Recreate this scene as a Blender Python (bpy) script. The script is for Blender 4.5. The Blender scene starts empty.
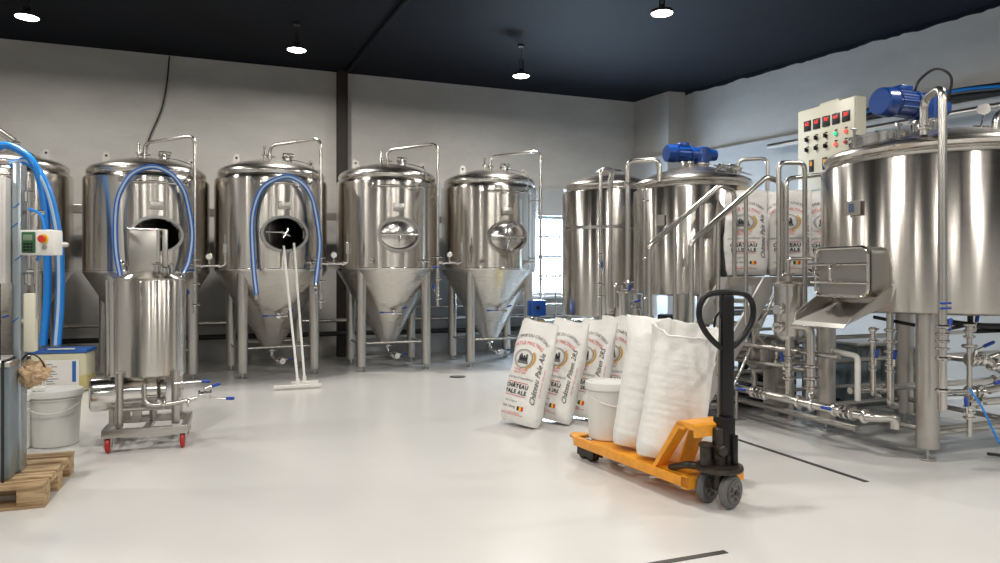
import bpy, bmesh, math, random
from mathutils import Vector, Matrix, noise
random.seed(7)
PI = math.pi
C = bpy.context.scene.collection
S = bpy.context.scene
SA, CA = math.sin(math.radians(20.6)), math.cos(math.radians(20.6))
EYE = 1.35
def W(r, d, z=0.0):            # metres to the right / ahead of the viewpoint -> room coordinates
    return Vector((SA*d + CA*r, CA*d - SA*r, z))
def yaw_of(r, d):              # heading of that direction in the room
    v = W(r, d); return math.atan2(v.y, v.x)

# ---------------------------------------------------------------- camera, sky, light, exposure
cam = bpy.data.objects.new('camera', bpy.data.cameras.new('camera')); C.objects.link(cam)
cam.location = (0, 0, EYE); cam.rotation_euler = (PI/2, 0, -math.radians(20.6))
cam.data.sensor_width = 36; cam.data.lens = 36*0.70; cam.data.shift_y = -0.0055
cam.data.clip_start = 0.05; cam.data.clip_end = 200
S.camera = cam
S.view_settings.view_transform = 'Standard'; S.view_settings.look = 'None'
S.view_settings.gamma = 1.0; S.view_settings.use_curve_mapping = False
S.view_settings.exposure = 0.25
try:
    S.cycles.use_denoising = True; S.cycles.max_bounces = 8; S.cycles.diffuse_bounces = 5; S.cycles.glossy_bounces = 5
    S.cycles.caustics_reflective = False; S.cycles.caustics_refractive = False; S.cycles.sample_clamp_indirect = 1.5
except Exception: pass
wd = bpy.data.worlds.new('sky'); S.world = wd; wd.use_nodes = True
wd.node_tree.nodes['Background'].inputs[0].default_value = (0.70, 0.84, 1.0, 1)
wd.node_tree.nodes['Background'].inputs[1].default_value = 14.0
LAMP_W, LAMP_COL = 62.0, (1.0, 0.955, 0.885)
DAY_W = 750.0
def area_light(name, loc, rot, sx, sy, power, col, shape='RECTANGLE'):
    l = bpy.data.lights.new(name, 'AREA'); l.shape = shape; l.size = sx; l.size_y = sy
    l.energy = power; l.color = col
    o = bpy.data.objects.new(name, l); C.objects.link(o); o.location = loc; o.rotation_euler = rot
    return o
# daylight falling in through the barred window of the back wall
area_light('window_daylight', (5.95, 12.42, 1.75), (-PI/2, 0, 0), 1.9, 1.6, DAY_W, (0.62, 0.80, 1.0))

# ---------------------------------------------------------------- materials
def nm(name):
    m = bpy.data.materials.new(name); m.use_nodes = True
    return m, m.node_tree, m.node_tree.nodes['Principled BSDF']
def mat(name, col, rough=0.5, metal=0.0, spec=0.5, emit=None, es=0.0, alpha=1.0, trans=0.0, coat=0.0, var=0.0, vs=8.0, bump=0.0, bs=60.0):
    m, t, b = nm(name)
    b.inputs['Base Color'].default_value = (*col, 1); b.inputs['Roughness'].default_value = rough
    b.inputs['Metallic'].default_value = metal; b.inputs['Specular IOR Level'].default_value = spec
    b.inputs['Transmission Weight'].default_value = trans; b.inputs['Coat Weight'].default_value = coat
    if emit: b.inputs['Emission Color'].default_value = (*emit, 1); b.inputs['Emission Strength'].default_value = es
    tc = t.nodes.new('ShaderNodeTexCoord')
    if var > 0:
        n = t.nodes.new('ShaderNodeTexNoise'); n.inputs['Scale'].default_value = vs; n.inputs['Detail'].default_value = 5
        t.links.new(tc.outputs['Object'], n.inputs['Vector'])
        r = t.nodes.new('ShaderNodeValToRGB')
        r.color_ramp.elements[0].position = 0.3; r.color_ramp.elements[1].position = 0.7
        r.color_ramp.elements[0].color = (*[c*(1-var) for c in col], 1)
        r.color_ramp.elements[1].color = (*[min(1, c*(1+var)) for c in col], 1)
        t.links.new(n.outputs['Fac'], r.inputs[0]); t.links.new(r.outputs[0], b.inputs['Base Color'])
    if bump > 0:
        n = t.nodes.new('ShaderNodeTexNoise'); n.inputs['Scale'].default_value = bs; n.inputs['Detail'].default_value = 4
        t.links.new(tc.outputs['Object'], n.inputs['Vector'])
        bp = t.nodes.new('ShaderNodeBump'); bp.inputs['Strength'].default_value = bump; bp.inputs['Distance'].default_value = 0.02
        t.links.new(n.outputs['Fac'], bp.inputs['Height']); t.links.new(bp.outputs[0], b.inputs['Normal'])
    return m
def brushed(name, col, rough, aniso=0.5, wob=0.25, wd=0.01):
    m, t, b = nm(name)
    b.inputs['Base Color'].default_value = (*col, 1); b.inputs['Metallic'].default_value = 1.0
    b.inputs['Roughness'].default_value = rough; b.inputs['Anisotropic'].default_value = aniso
    b.inputs['Anisotropic Rotation'].default_value = 0.25
    tg = t.nodes.new('ShaderNodeTangent'); tg.direction_type = 'RADIAL'; tg.axis = 'Z'
    t.links.new(tg.outputs[0], b.inputs['Tangent'])
    tc = t.nodes.new('ShaderNodeTexCoord'); mp = t.nodes.new('ShaderNodeMapping'); mp.inputs['Scale'].default_value = (3.2, 3.2, 0.22)
    n = t.nodes.new('ShaderNodeTexNoise'); n.inputs['Scale'].default_value = 1.6; n.inputs['Detail'].default_value = 2
    t.links.new(tc.outputs['Object'], mp.inputs[0]); t.links.new(mp.outputs[0], n.inputs['Vector'])
    bp = t.nodes.new('ShaderNodeBump'); bp.inputs['Strength'].default_value = wob; bp.inputs['Distance'].default_value = wd
    t.links.new(n.outputs['Fac'], bp.inputs['Height']); t.links.new(bp.outputs[0], b.inputs['Normal'])
    mp2 = t.nodes.new('ShaderNodeMapping'); mp2.inputs['Scale'].default_value = (2, 2, 90)
    n2 = t.nodes.new('ShaderNodeTexNoise'); n2.inputs['Scale'].default_value = 3; n2.inputs['Detail'].default_value = 4
    t.links.new(tc.outputs['Object'], mp2.inputs[0]); t.links.new(mp2.outputs[0], n2.inputs['Vector'])
    mr = t.nodes.new('ShaderNodeMapRange'); mr.inputs['To Min'].default_value = rough*0.8; mr.inputs['To Max'].default_value = rough*1.25
    t.links.new(n2.outputs['Fac'], mr.inputs['Value']); t.links.new(mr.outputs[0], b.inputs['Roughness'])
    return m
M = {}
M['tank'] = brushed('tank_steel', (0.63, 0.595, 0.55), 0.22, 0.85, 0.22, 0.03)
M['cone'] = brushed('cone_steel', (0.64, 0.61, 0.565), 0.28, 0.3, 0.15, 0.02)
M['lid'] = brushed('lid_steel', (0.66, 0.63, 0.59), 0.26, 0.2, 0.1, 0.01)
M['dull'] = mat('dull_steel', (0.52, 0.50, 0.47), 0.34, 1.0)
M['pipe'] = mat('pipe_steel', (0.62, 0.60, 0.565), 0.24, 1.0)
M['bright'] = mat('polished_steel', (0.72, 0.70, 0.67), 0.14, 1.0)
M['blue'] = mat('blue_grip', (0.012, 0.06, 0.35), 0.35)
M['motor'] = mat('blue_motor_paint', (0.002, 0.052, 0.27), 0.3, coat=0.3)
M['black'] = mat('black_rubber', (0.012, 0.012, 0.013), 0.5)
M['blackpaint'] = mat('black_enamel', (0.007, 0.007, 0.008), 0.4, spec=.35)
M['darkhole'] = mat('dark_glass', (0.01, 0.01, 0.01), 0.1)
M['hose'] = mat('milky_hose', (0.50, 0.62, 0.78), 0.3)
M['hoseblue'] = mat('blue_stripe', (0.02, 0.12, 0.45), 0.3)
M['bluehose'] = mat('bright_blue_hose', (0.012, 0.24, 0.75), 0.3)
M['whiteplastic'] = mat('white_plastic', (0.80, 0.79, 0.75), 0.35)
M['bucket'] = mat('bucket_plastic', (0.72, 0.72, 0.69), 0.35, var=0.03, vs=3)
M['sack'] = mat('woven_white', (0.80, 0.785, 0.755), 0.65, var=0.03, vs=6, bump=0.25, bs=25)
M['poly'] = mat('white_liner', (0.82, 0.81, 0.785), 0.5, var=0.02, vs=6, bump=0.3, bs=18)
M['malt'] = mat('white_flour', (0.75, 0.70, 0.60), 0.9, var=0.08, vs=60, bump=0.4, bs=200)
M['ink'] = mat('black_print', (0.02, 0.02, 0.022), 0.6)
M['redink'] = mat('red_print', (0.62, 0.035, 0.02), 0.6)
M['grayink'] = mat('grey_print', (0.16, 0.16, 0.16), 0.6)
M['gold'] = mat('barley_print', (0.62, 0.36, 0.06), 0.6)
M['yellowp'] = mat('flag_yellow', (0.85, 0.55, 0.03), 0.6)
M['orange'] = mat('jack_yellow_paint', (0.80, 0.33, 0.025), 0.38, var=0.12, vs=14)
M['grease'] = mat('greasy_iron', (0.045, 0.036, 0.030), 0.38, 0.5, var=0.3, vs=30)
M['tyre'] = mat('grey_tyre', (0.115, 0.115, 0.115), 0.6)
M['hub'] = mat('hub_metal', (0.16, 0.15, 0.14), 0.4, 0.6)
M['red'] = mat('red_wheel', (0.42, 0.018, 0.012), 0.4)
M['satin'] = mat('satin_sheet', (0.62, 0.605, 0.58), 0.45, 0.5)
M['cream'] = mat('cream_panel', (0.60, 0.58, 0.47), 0.4)
M['ledred'] = mat('red_digits', (0.3, 0, 0), 0.4, emit=(1, 0.02, 0.01), es=1.6)
M['lampred'] = mat('red_lamp', (0.4, 0, 0), 0.4, emit=(1, 0.05, 0.03), es=2.5)
M['lampgreen'] = mat('green_lamp', (0, 0.3, 0.1), 0.4, emit=(0.0, 0.9, 0.35), es=1.0)
M['greenpad'] = mat('green_keypad', (0.03, 0.12, 0.055), 0.4)
M['lcd'] = mat('lcd', (0.22, 0.30, 0.20), 0.3)
M['yellow'] = mat('yellow_plastic', (0.75, 0.50, 0.03), 0.4)
M['paper'] = mat('brown_paper', (0.46, 0.33, 0.20), 0.8, var=0.12, vs=9)
M['bluelid'] = mat('blue_lid', (0.02, 0.12, 0.42), 0.4)
M['jerry'] = mat('translucent_plastic', (0.66, 0.63, 0.45), 0.35)
M['liquid'] = mat('yellow_liquid', (0.55, 0.47, 0.20), 0.35)
M['film'] = mat('blue_film_steel', (0.40, 0.46, 0.50), 0.28, 0.75)
M['cab'] = mat('blue_grey_cabinet', (0.20, 0.245, 0.27), 0.3, 0.3)
M['greybox'] = mat('grey_green_box', (0.24, 0.29, 0.30), 0.45)
M['rust'] = mat('dark_red_steel', (0.014, 0.008, 0.006), 0.6, var=0.3, vs=5)
M['lampbody'] = mat('lamp_body', (0.02, 0.02, 0.02), 0.5)
M['lampface'] = mat('lamp_diffuser', (0.9, 0.9, 0.9), 0.5, emit=(1, 0.97, 0.92), es=14)
M['frameW'] = mat('window_frame_white', (0.62, 0.66, 0.70), 0.5)
M['slot'] = mat('drain_slot', (0.06, 0.058, 0.055), 0.5, 0.3)

def wall_mat(name, col, var=0.08, scale=1.2):
    m, t, b = nm(name); b.inputs['Roughness'].default_value = 0.75
    tc = t.nodes.new('ShaderNodeTexCoord'); n = t.nodes.new('ShaderNodeTexNoise')
    mp = t.nodes.new('ShaderNodeMapping'); mp.inputs['Scale'].default_value = (1, 1, 2.4)
    n.inputs['Scale'].default_value = scale; n.inputs['Detail'].default_value = 6; n.inputs['Roughness'].default_value = 0.6
    t.links.new(tc.outputs['Object'], mp.inputs[0]); t.links.new(mp.outputs[0], n.inputs['Vector'])
    r = t.nodes.new('ShaderNodeValToRGB'); r.color_ramp.elements[0].position = 0.32; r.color_ramp.elements[1].position = 0.68
    r.color_ramp.elements[0].color = (*[c*(1-var) for c in col], 1); r.color_ramp.elements[1].color = (*[c*(1+var) for c in col], 1)
    t.links.new(n.outputs['Fac'], r.inputs[0]); t.links.new(r.outputs[0], b.inputs['Base Color'])
    n2 = t.nodes.new('ShaderNodeTexNoise'); n2.inputs['Scale'].default_value = 9; n2.inputs['Detail'].default_value = 8
    t.links.new(tc.outputs['Object'], n2.inputs['Vector'])
    bp = t.nodes.new('ShaderNodeBump'); bp.inputs['Strength'].default_value = 0.15; bp.inputs['Distance'].default_value = 0.02
    t.links.new(n2.outputs['Fac'], bp.inputs['Height']); t.links.new(bp.outputs[0], b.inputs['Normal'])
    return m
M['wall'] = wall_mat('grey_plaster', (0.53, 0.515, 0.485))
M['wallw'] = wall_mat('pale_plaster', (0.48, 0.49, 0.495), 0.05)
M['ceil'] = wall_mat('black_ceiling_paint', (0.0035, 0.005, 0.009), 0.3, 0.8)
M['ceil'].node_tree.nodes['Principled BSDF'].inputs['Specular IOR Level'].default_value = 0.15
def floor_mat():
    m, t, b = nm('epoxy_floor')
    tc = t.nodes.new('ShaderNodeTexCoord'); n = t.nodes.new('ShaderNodeTexNoise')
    n.inputs['Scale'].default_value = 1.1; n.inputs['Detail'].default_value = 7; n.inputs['Distortion'].default_value = 0.6
    t.links.new(tc.outputs['Object'], n.inputs['Vector'])
    r = t.nodes.new('ShaderNodeValToRGB'); r.color_ramp.elements[0].position = 0.3; r.color_ramp.elements[1].position = 0.7
    r.color_ramp.elements[0].color = (0.63, 0.62, 0.60, 1); r.color_ramp.elements[1].color = (0.66, 0.65, 0.63, 1)
    t.links.new(n.outputs['Fac'], r.inputs[0]); t.links.new(r.outputs[0], b.inputs['Base Color'])
    b.inputs['Roughness'].default_value = 0.24
    bp = t.nodes.new('ShaderNodeBump'); bp.inputs['Strength'].default_value = 0.03; bp.inputs['Distance'].default_value = 0.02
    b.inputs['Specular IOR Level'].default_value = 0.5
    return m
M['floor'] = floor_mat()
def wood_mat():
    m, t, b = nm('pallet_wood'); b.inputs['Roughness'].default_value = 0.7
    tc = t.nodes.new('ShaderNodeTexCoord'); mp = t.nodes.new('ShaderNodeMapping'); mp.inputs['Scale'].default_value = (1.5, 14, 14)
    n = t.nodes.new('ShaderNodeTexNoise'); n.inputs['Scale'].default_value = 2.2; n.inputs['Detail'].default_value = 6; n.inputs['Distortion'].default_value = 1.0
    t.links.new(tc.outputs['Object'], mp.inputs[0]); t.links.new(mp.outputs[0], n.inputs['Vector'])
    r = t.nodes.new('ShaderNodeValToRGB'); r.color_ramp.elements[0].position = 0.3; r.color_ramp.elements[1].position = 0.68
    r.color_ramp.elements[0].color = (0.20, 0.115, 0.05, 1); r.color_ramp.elements[1].color = (0.58, 0.42, 0.24, 1)
    t.links.new(n.outputs['Fac'], r.inputs[0]); t.links.new(r.outputs[0], b.inputs['Base Color'])
    return m
M['wood'] = wood_mat()

# ---------------------------------------------------------------- mesh helpers
def V(*a): return Vector(a)
def bm_new(): return bmesh.new()
def obj(name, bm, m, parent=None, smooth=True, loc=None):
    me = bpy.data.meshes.new(name); bm.normal_update(); bm.to_mesh(me); bm.free()
    me.materials.append(M[m] if isinstance(m, str) else m)
    if smooth:
        for p in me.polygons: p.use_smooth = True
        try: me.set_sharp_from_angle(angle=math.radians(38))
        except Exception: pass
    o = bpy.data.objects.new(name, me); C.objects.link(o)
    if parent: o.parent = parent
    if loc is not None: o.location = loc
    return o
def tag(o, label=None, cat=None, group=None, kind=None):
    if label: o['label'] = label
    if cat: o['category'] = cat
    if group: o['group'] = group
    if kind: o['kind'] = kind
    return o
def thing(name, label, cat, loc=(0, 0, 0), rz=0.0, group=None):
    o = bpy.data.objects.new(name, None); C.objects.link(o); o.empty_display_size = 0.1
    o.location = loc; o.rotation_euler = (0, 0, rz)
    return tag(o, label, cat, group)
def copy_tree(o, parent=None):
    c = o.copy(); C.objects.link(c); c.parent = parent
    for ch in list(o.children): copy_tree(ch, c)
    return c
def box(bm, x0, x1, y0, y1, z0, z1, bev=0.0, mtx=None):
    vs = [bm.verts.new((x, y, z)) for x in (x0, x1) for y in (y0, y1) for z in (z0, z1)]
    idx = [(0, 1, 3, 2), (4, 6, 7, 5), (0, 4, 5, 1), (2, 3, 7, 6), (0, 2, 6, 4), (1, 5, 7, 3)]
    fs = [bm.faces.new([vs[i] for i in f]) for f in idx]
    if bev > 0:
        es = list({e for f in fs for e in f.edges})
        r = bmesh.ops.bevel(bm, geom=es, offset=bev, segments=2, profile=0.5, affect='EDGES')
        vs = list({v for f in r['faces'] for v in f.verts} | {v for v in vs if v.is_valid})
    if mtx is not None:
        for v in vs: v.co = mtx @ v.co
    return vs
def lathe(bm, prof, seg=48, mtx=None, close=False, skip=None):
    rings = []
    for r, z in prof:
        if r < 1e-5:
            rings.append([bm.verts.new((0, 0, z))])
        else:
            rings.append([bm.verts.new((r*math.cos(2*PI*i/seg), r*math.sin(2*PI*i/seg), z)) for i in range(seg)])
    for a, b in zip(rings, rings[1:]):
        for i in range(seg):
            j = (i+1) % seg
            q = [a[i % len(a)], a[j % len(a)], b[j % len(b)], b[i % len(b)]]
            q2 = []
            for v in q:
                if v not in q2: q2.append(v)
            if len(q2) >= 3:
                if skip:
                    c = sum((v.co for v in q2), Vector())/len(q2)
                    if skip(c): continue
                bm.faces.new(q2)
    if mtx is not None:
        for rg in rings:
            for v in rg: v.co = mtx @ v.co
    return rings
def axis_mtx(p, d):
    d = Vector(d).normalized()
    return Matrix.Translation(Vector(p)) @ d.to_track_quat('Z', 'Y').to_matrix().to_4x4()
def cyl(bm, p, q, r, r2=None, seg=20, cap=0.15):
    p, q = Vector(p), Vector(q); L = (q-p).length
    r2 = r if r2 is None else r2; c = min(cap*min(r, r2), 0.25*L)
    lathe(bm, [(0, 0), (r-c, 0), (r, c), (r2, L-c), (r2-c, L), (0, L)], seg, axis_mtx(p, q-p))
def fillet(pts, R=0.06, n=6):
    pts = [Vector(p) for p in pts]; out = [pts[0]]
    for a, b, c in zip(pts, pts[1:], pts[2:]):
        d1, d2 = (a-b), (c-b); l1, l2 = d1.length, d2.length
        ang = d1.angle(d2, PI)
        if ang > PI-0.05 or ang < 0.02: out.append(b); continue
        t = min(R/math.tan(ang/2), l1*0.48, l2*0.48)
        p1, p2 = b+d1.normalized()*t, b+d2.normalized()*t
        for k in range(n+1):
            s = k/n; out.append((1-s)**2*p1 + 2*s*(1-s)*b + s*s*p2)
    out.append(pts[-1]); return out
def smooth_path(pts, n=8):
    pts = [Vector(p) for p in pts]; P = [2*pts[0]-pts[1]] + pts + [2*pts[-1]-pts[-2]]; out = []
    for i in range(1, len(P)-2):
        for k in range(n):
            t = k/n; a, b, c, d = P[i-1], P[i], P[i+1], P[i+2]
            out.append(0.5*((2*b)+(c-a)*t+(2*a-5*b+4*c-d)*t*t+(3*b-a-3*c+d)*t**3))
    out.append(pts[-1]); return out
def tube(bm, pts, r, seg=12, R=None, caps=True, sx=1.0):
    pts = fillet(pts, R) if R else [Vector(p) for p in pts]
    t0 = (pts[1]-pts[0]).normalized()
    up = Vector((0, 0, 1)) if abs(t0.z) < 0.9 else Vector((1, 0, 0))
    n = t0.cross(up).normalized(); rings = []
    for i, p in enumerate(pts):
        t = ((pts[min(i+1, len(pts)-1)]-pts[max(i-1, 0)])).normalized()
        n = (n - t*n.dot(t)).normalized(); b = t.cross(n)
        rings.append([bm.verts.new(p + (n*math.cos(2*PI*k/seg)*sx + b*math.sin(2*PI*k/seg))*r) for k in range(seg)])
    for a, b in zip(rings, rings[1:]):
        for k in range(seg): bm.faces.new((a[k], a[(k+1) % seg], b[(k+1) % seg], b[k]))
    if caps: bm.faces.new(rings[0][::-1]); bm.faces.new(rings[-1])
def prism(bm, poly, h0, h1, mtx=None):
    a = [bm.verts.new((x, y, h0)) for x, y in poly]; b = [bm.verts.new((x, y, h1)) for x, y in poly]
    n = len(poly); bm.faces.new(a[::-1]); bm.faces.new(b)
    for i in range(n): bm.faces.new((a[i], a[(i+1) % n], b[(i+1) % n], b[i]))
    if mtx is not None:
        for v in a+b: v.co = mtx @ v.co
def one(fn, *a, **k):
    bm = bm_new(); fn(bm, *a, **k); return bm
def ellring(bm, cx, y0, y1, cz, ra, rb, w, seg=40):   # oval ring facing -Y, wall thickness w
    rs = []
    for (s, y) in ((0, y0), (0, y1), (-w, y1), (-w, y0)):
        rs.append([bm.verts.new((cx+(ra+s)*math.cos(2*PI*i/seg), y, cz+(rb+s)*math.sin(2*PI*i/seg))) for i in range(seg)])
    for k in range(4):
        a, b = rs[k], rs[(k+1) % 4]
        for i in range(seg): bm.faces.new((a[i], a[(i+1) % seg], b[(i+1) % seg], b[i]))
def ellplate(bm, cx, y, cz, ra, rb, dome=0.02, seg=40, mtx=None):
    c = bm.verts.new((cx, y-dome, cz)); rs = []
    for f, dy in ((0.5, -dome*0.8), (0.85, -dome*0.35), (1.0, 0), (1.0, 0.012)):
        rs.append([bm.verts.new((cx+ra*f*math.cos(2*PI*i/seg), y+dy, cz+rb*f*math.sin(2*PI*i/seg))) for i in range(seg)])
    e = bm.verts.new((cx, y+0.012, cz))
    for i in range(seg):
        j = (i+1) % seg
        bm.faces.new((c, rs[0][j], rs[0][i])); bm.faces.new((e, rs[3][i], rs[3][j]))
        for a, b in zip(rs, rs[1:]): bm.faces.new((a[i], a[j], b[j], b[i]))
    if mtx is not None:
        for v in [c, e]+[v for r in rs for v in r]: v.co = mtx @ v.co
def clamp(parent, p, d, r=0.04, name='clamp', m='bright'):   # tri-clamp ferrule collar
    d = Vector(d).normalized(); p = Vector(p)
    bm = bm_new()
    lathe(bm, [(0, -.014), (r*.8, -.014), (r, -.004), (r, .004), (r*.8, .014), (0, .014)], 18, axis_mtx(p, d))
    s = d.cross(Vector((0, 0, 1)));  s = s.normalized() if s.length > .1 else Vector((1, 0, 0))
    cyl(bm, p+s*r*.9, p+s*(r+.028), .008, seg=8)
    return obj(name, bm, m, parent)
def valve(parent, p, d, h, r=0.03, L=0.10, hl=0.12, name='valve'):   # butterfly valve with blue lever
    p, d, h = Vector(p), Vector(d).normalized(), Vector(h).normalized()
    bm = bm_new()
    cyl(bm, p-d*L/2, p+d*L/2, r*.85, seg=16)
    for s in (-.42, 0, .42):
        cyl(bm, p+d*(L*s-.008), p+d*(L*s+.008), r*1.35, seg=18)
    cyl(bm, p, p+h*(r*2.1), r*.4, seg=10)
    v = obj(name, bm, 'bright', parent)
    hb = bm_new(); k = p+h*(r*2.0); side = (d*.8+h*.25).normalized()
    cyl(hb, k, k+side*hl*.45, .006, seg=8); o2 = obj('lever', hb, 'bright', v)
    gb = bm_new(); a = k+side*hl*.45
    cyl(gb, a, a+side*hl*.55, .013, seg=10); g = obj('grip', gb, 'blue', v); g['label'] = 'blue grip'
    return v
def gauge(parent, p, d, r=0.045):
    p, d = Vector(p), Vector(d).normalized()
    bm = bm_new(); cyl(bm, p-d*.02, p+d*.02, r, seg=22); cyl(bm, p-V(0, 0, r+.06), p-V(0, 0, r), .012, seg=10)
    g = obj('pressure_gauge', bm, 'bright', parent)
    obj('dial', one(cyl, p+d*.0205, p+d*.023, r*.82, seg=22), 'whiteplastic', g)
    return g

# ---------------------------------------------------------------- room shell
def struct(name, bm, m, smooth=False, parent=None):
    o = obj(name, bm, m, parent, smooth)
    if parent is None: o['kind'] = 'structure'
    return o
HC = 4.78
XL, YB, YF = -6.5, 12.0, -5.5
def wall_right_x(y): return 10.30-.223*y
bm = bm_new(); prism(bm, [(XL, YF), (wall_right_x(YF)+.3, YF), (8.2, 12.4), (XL, 12.4)], -0.12, 0); struct('floor', bm, 'floor')
bm = bm_new(); prism(bm, [(XL, YF), (wall_right_x(YF)+.3, YF), (8.2, 12.4), (XL, 12.4)], HC, HC+.12); struct('ceiling', bm, 'ceil')
# back wall with the window opening
WX0, WX1, WZ0, WZ1 = 5.06, 6.86, 0.98, 2.48
bm = bm_new()
box(bm, XL, WX0, YB, YB+.25, 0, HC); box(bm, WX1, 8.2, YB, YB+.25, 0, HC)
box(bm, WX0, WX1, YB, YB+.25, 0, WZ0); box(bm, WX0, WX1, YB, YB+.25, WZ1, HC)
struct('wall_back', bm, 'wall')
bm = bm_new(); y0 = YB-.05
box(bm, 1.74, WX0, y0, YB, 0, 3.0); box(bm, WX1, 7.3, y0, YB, 0, 3.0)
box(bm, WX0, WX1, y0, YB, 0, WZ0); box(bm, WX0, WX1, y0, YB, WZ1, 3.0)
struct('wall_back_lower', bm, 'wallw')
bm = bm_new(); box(bm, XL-.2, XL, YF, 12.4, 0, HC); struct('wall_left', bm, 'wallw')
bm = bm_new(); box(bm, XL, 12, YF-.2, YF, 0, HC); struct('wall_front', bm, 'wallw')
bm = bm_new()
pr = [(7.30, 12.2), (7.50, 11.07), (7.84, 11.02), (wall_right_x(YF), YF), (12.2, YF), (12.2, 12.2)]
prism(bm, pr, 0, HC); struct('wall_right', bm, 'wall')
bm = bm_new()
prism(bm, [(7.25, 12.0), (7.45, 11.02), (7.79, 10.97), (wall_right_x(YF)-.06, YF), (wall_right_x(YF), YF), (7.84, 11.02), (7.5, 11.07), (7.30, 12.0)], 0, 3.6)
struct('wall_right_lower', bm, 'wallw')
# ragged black paint edge along the top of the right wall
bm = bm_new(); prev = None; y = 11.0
while y > -1:
    h = .05+.035*noise.noise(V(y*3.1, 0, 0))+.02*noise.noise(V(y*11, 3, 0)); x = wall_right_x(y)-.012
    cur = [bm.verts.new((x-.02, y, HC)), bm.verts.new((x-.012, y, HC-h)), bm.verts.new((x+.02, y, HC-h-.01))]
    if prev:
        bm.faces.new((prev[0], cur[0], cur[1], prev[1])); bm.faces.new((prev[1], cur[1], cur[2], prev[2]))
    prev = cur; y -= .06
struct('trim_ceiling_edge', bm, 'ceil')
struct('trim_ceiling_beam', one(tube, [V(1.70, 12, HC-.02), V(2.35, 3, HC-.02)], .035, seg=8), 'ceil')
bm = bm_new()
for a, b in ((1.565, 1.735),):
    box(bm, a, b, 11.97, 11.985, 0, HC); box(bm, a, b, 11.83, 11.845, 0, HC); box(bm, 1.642, 1.658, 11.845, 11.97, 0, HC)
struct('trim_steel_column', bm, 'rust')
# window: frame, bars, pane
wn = bpy.data.objects.new('window_1', None); C.objects.link(wn); wn['kind'] = 'structure'
bm = bm_new()
for a in (WX0, WX1-.06): box(bm, a, a+.06, YB+.05, YB+.12, WZ0, WZ1)
for z in (WZ0, WZ1-.06): box(bm, WX0, WX1, YB+.05, YB+.12, z, z+.06)
struct('window_frame', bm, 'frameW', parent=wn)
bm = bm_new()
for k in range(1, 13): box(bm, WX0+k*.138-.007, WX0+k*.138+.007, YB+.06, YB+.09, WZ0, WZ1)
for z in (1.35, 1.72, 2.09): box(bm, WX0, WX1, YB+.05, YB+.10, z-.02, z+.02)
struct('window_bars', bm, mat('bar_paint', (0.45, 0.50, 0.56), .5), parent=wn)
m, t, b = nm('window_pane'); t.nodes.remove(b)
out = t.nodes['Material Output']; tr = t.nodes.new('ShaderNodeBsdfTransparent'); gl = t.nodes.new('ShaderNodeBsdfGlossy'); mx = t.nodes.new('ShaderNodeMixShader')
gl.inputs['Roughness'].default_value = .05; mx.inputs[0].default_value = .06
t.links.new(tr.outputs[0], mx.inputs[1]); t.links.new(gl.outputs[0], mx.inputs[2]); t.links.new(mx.outputs[0], out.inputs[0])
bm = bm_new(); box(bm, WX0+.06, WX1-.06, YB+.082, YB+.086, WZ0+.06, WZ1-.06); struct('window_glass', bm, m, parent=wn)
bm = bm_new(); box(bm, WX0-.05, WX1+.05, YB-.10, YB-.05, WZ0-.05, WZ0); struct('trim_window_sill', bm, 'frameW')
# floor channels
bm = bm_new(); box(bm, 3.855, 3.885, 3.45, 5.7, 0.0, 0.003); box(bm, 3.845, 3.853, 3.45, 5.7, 0, .004)
struct('trim_floor_slot', bm, 'slot')
bm = bm_new(); box(bm, 1.2, 2.24, 2.80, 2.835, 0.0, 0.003); struct('trim_floor_slot_near', bm, 'slot')
for k, (x, y) in enumerate(((2.76, 8.96), (4.3, 9.25))):
    o = obj('floor_drain', one(cyl, (x, y, 0), (x, y, .006), .11, seg=28), 'slot')
    tag(o, ['round floor drain between the third and fourth cone-bottomed tanks', 'round floor drain behind the printed malt sacks'][k], 'drain')
    bm = bm_new(); cyl(bm, (x, y, .006), (x, y, .010), .07, seg=24); obj('cover', bm, 'dull', o)

# ---------------------------------------------------------------- pendant lamps
def lamp(x, y, label, zb=4.38, power=1.0):
    t = thing('pendant_lamp', label, 'lamp', (x, y, zb), 0, 'round pendant lamps under the black ceiling')
    bm = bm_new(); lathe(bm, [(0, .10), (.03, .10), (.04, .05), (.09, .045), (.125, .03), (.13, .01), (.13, 0.0), (.122, -.004), (.12, .006), (0, .006)], 32)
    obj('housing', bm, 'lampbody', t)
    obj('diffuser', one(lathe, [(0, -.012), (.1, -.010), (.121, -.002), (.121, .004), (0, .004)], 32), 'lampface', t)
    bm = bm_new(); cyl(bm, (0, 0, .1), (0, 0, HC-zb), .006, seg=8)
    for s in (-.03, .03): cyl(bm, (s, 0, .08), (s, 0, .24), .010, seg=8)
    obj('cable', bm, 'lampbody', t)
    obj('ceiling_rose', one(cyl, (0, 0, HC-zb-.03), (0, 0, HC-zb), .05, seg=20), 'lampbody', t)
    a = area_light('lamp_light', (0, 0, -.02), (0, 0, 0), .24, .24, LAMP_W*power, LAMP_COL, 'DISK'); a.parent = t
    return t
lamp(-2.30, 9.62, 'leftmost of the lit round pendant lamps', 4.38)
lamp(0.76, 9.87, 'lit round pendant lamp above the second cone-bottomed tank', 4.42)
lamp(3.95, 9.62, 'lit round pendant lamp above the fourth cone-bottomed tank', 4.32)
lamp(4.59, 6.90, 'lit round pendant lamp near the top edge, above the stairs', 4.38)
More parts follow.
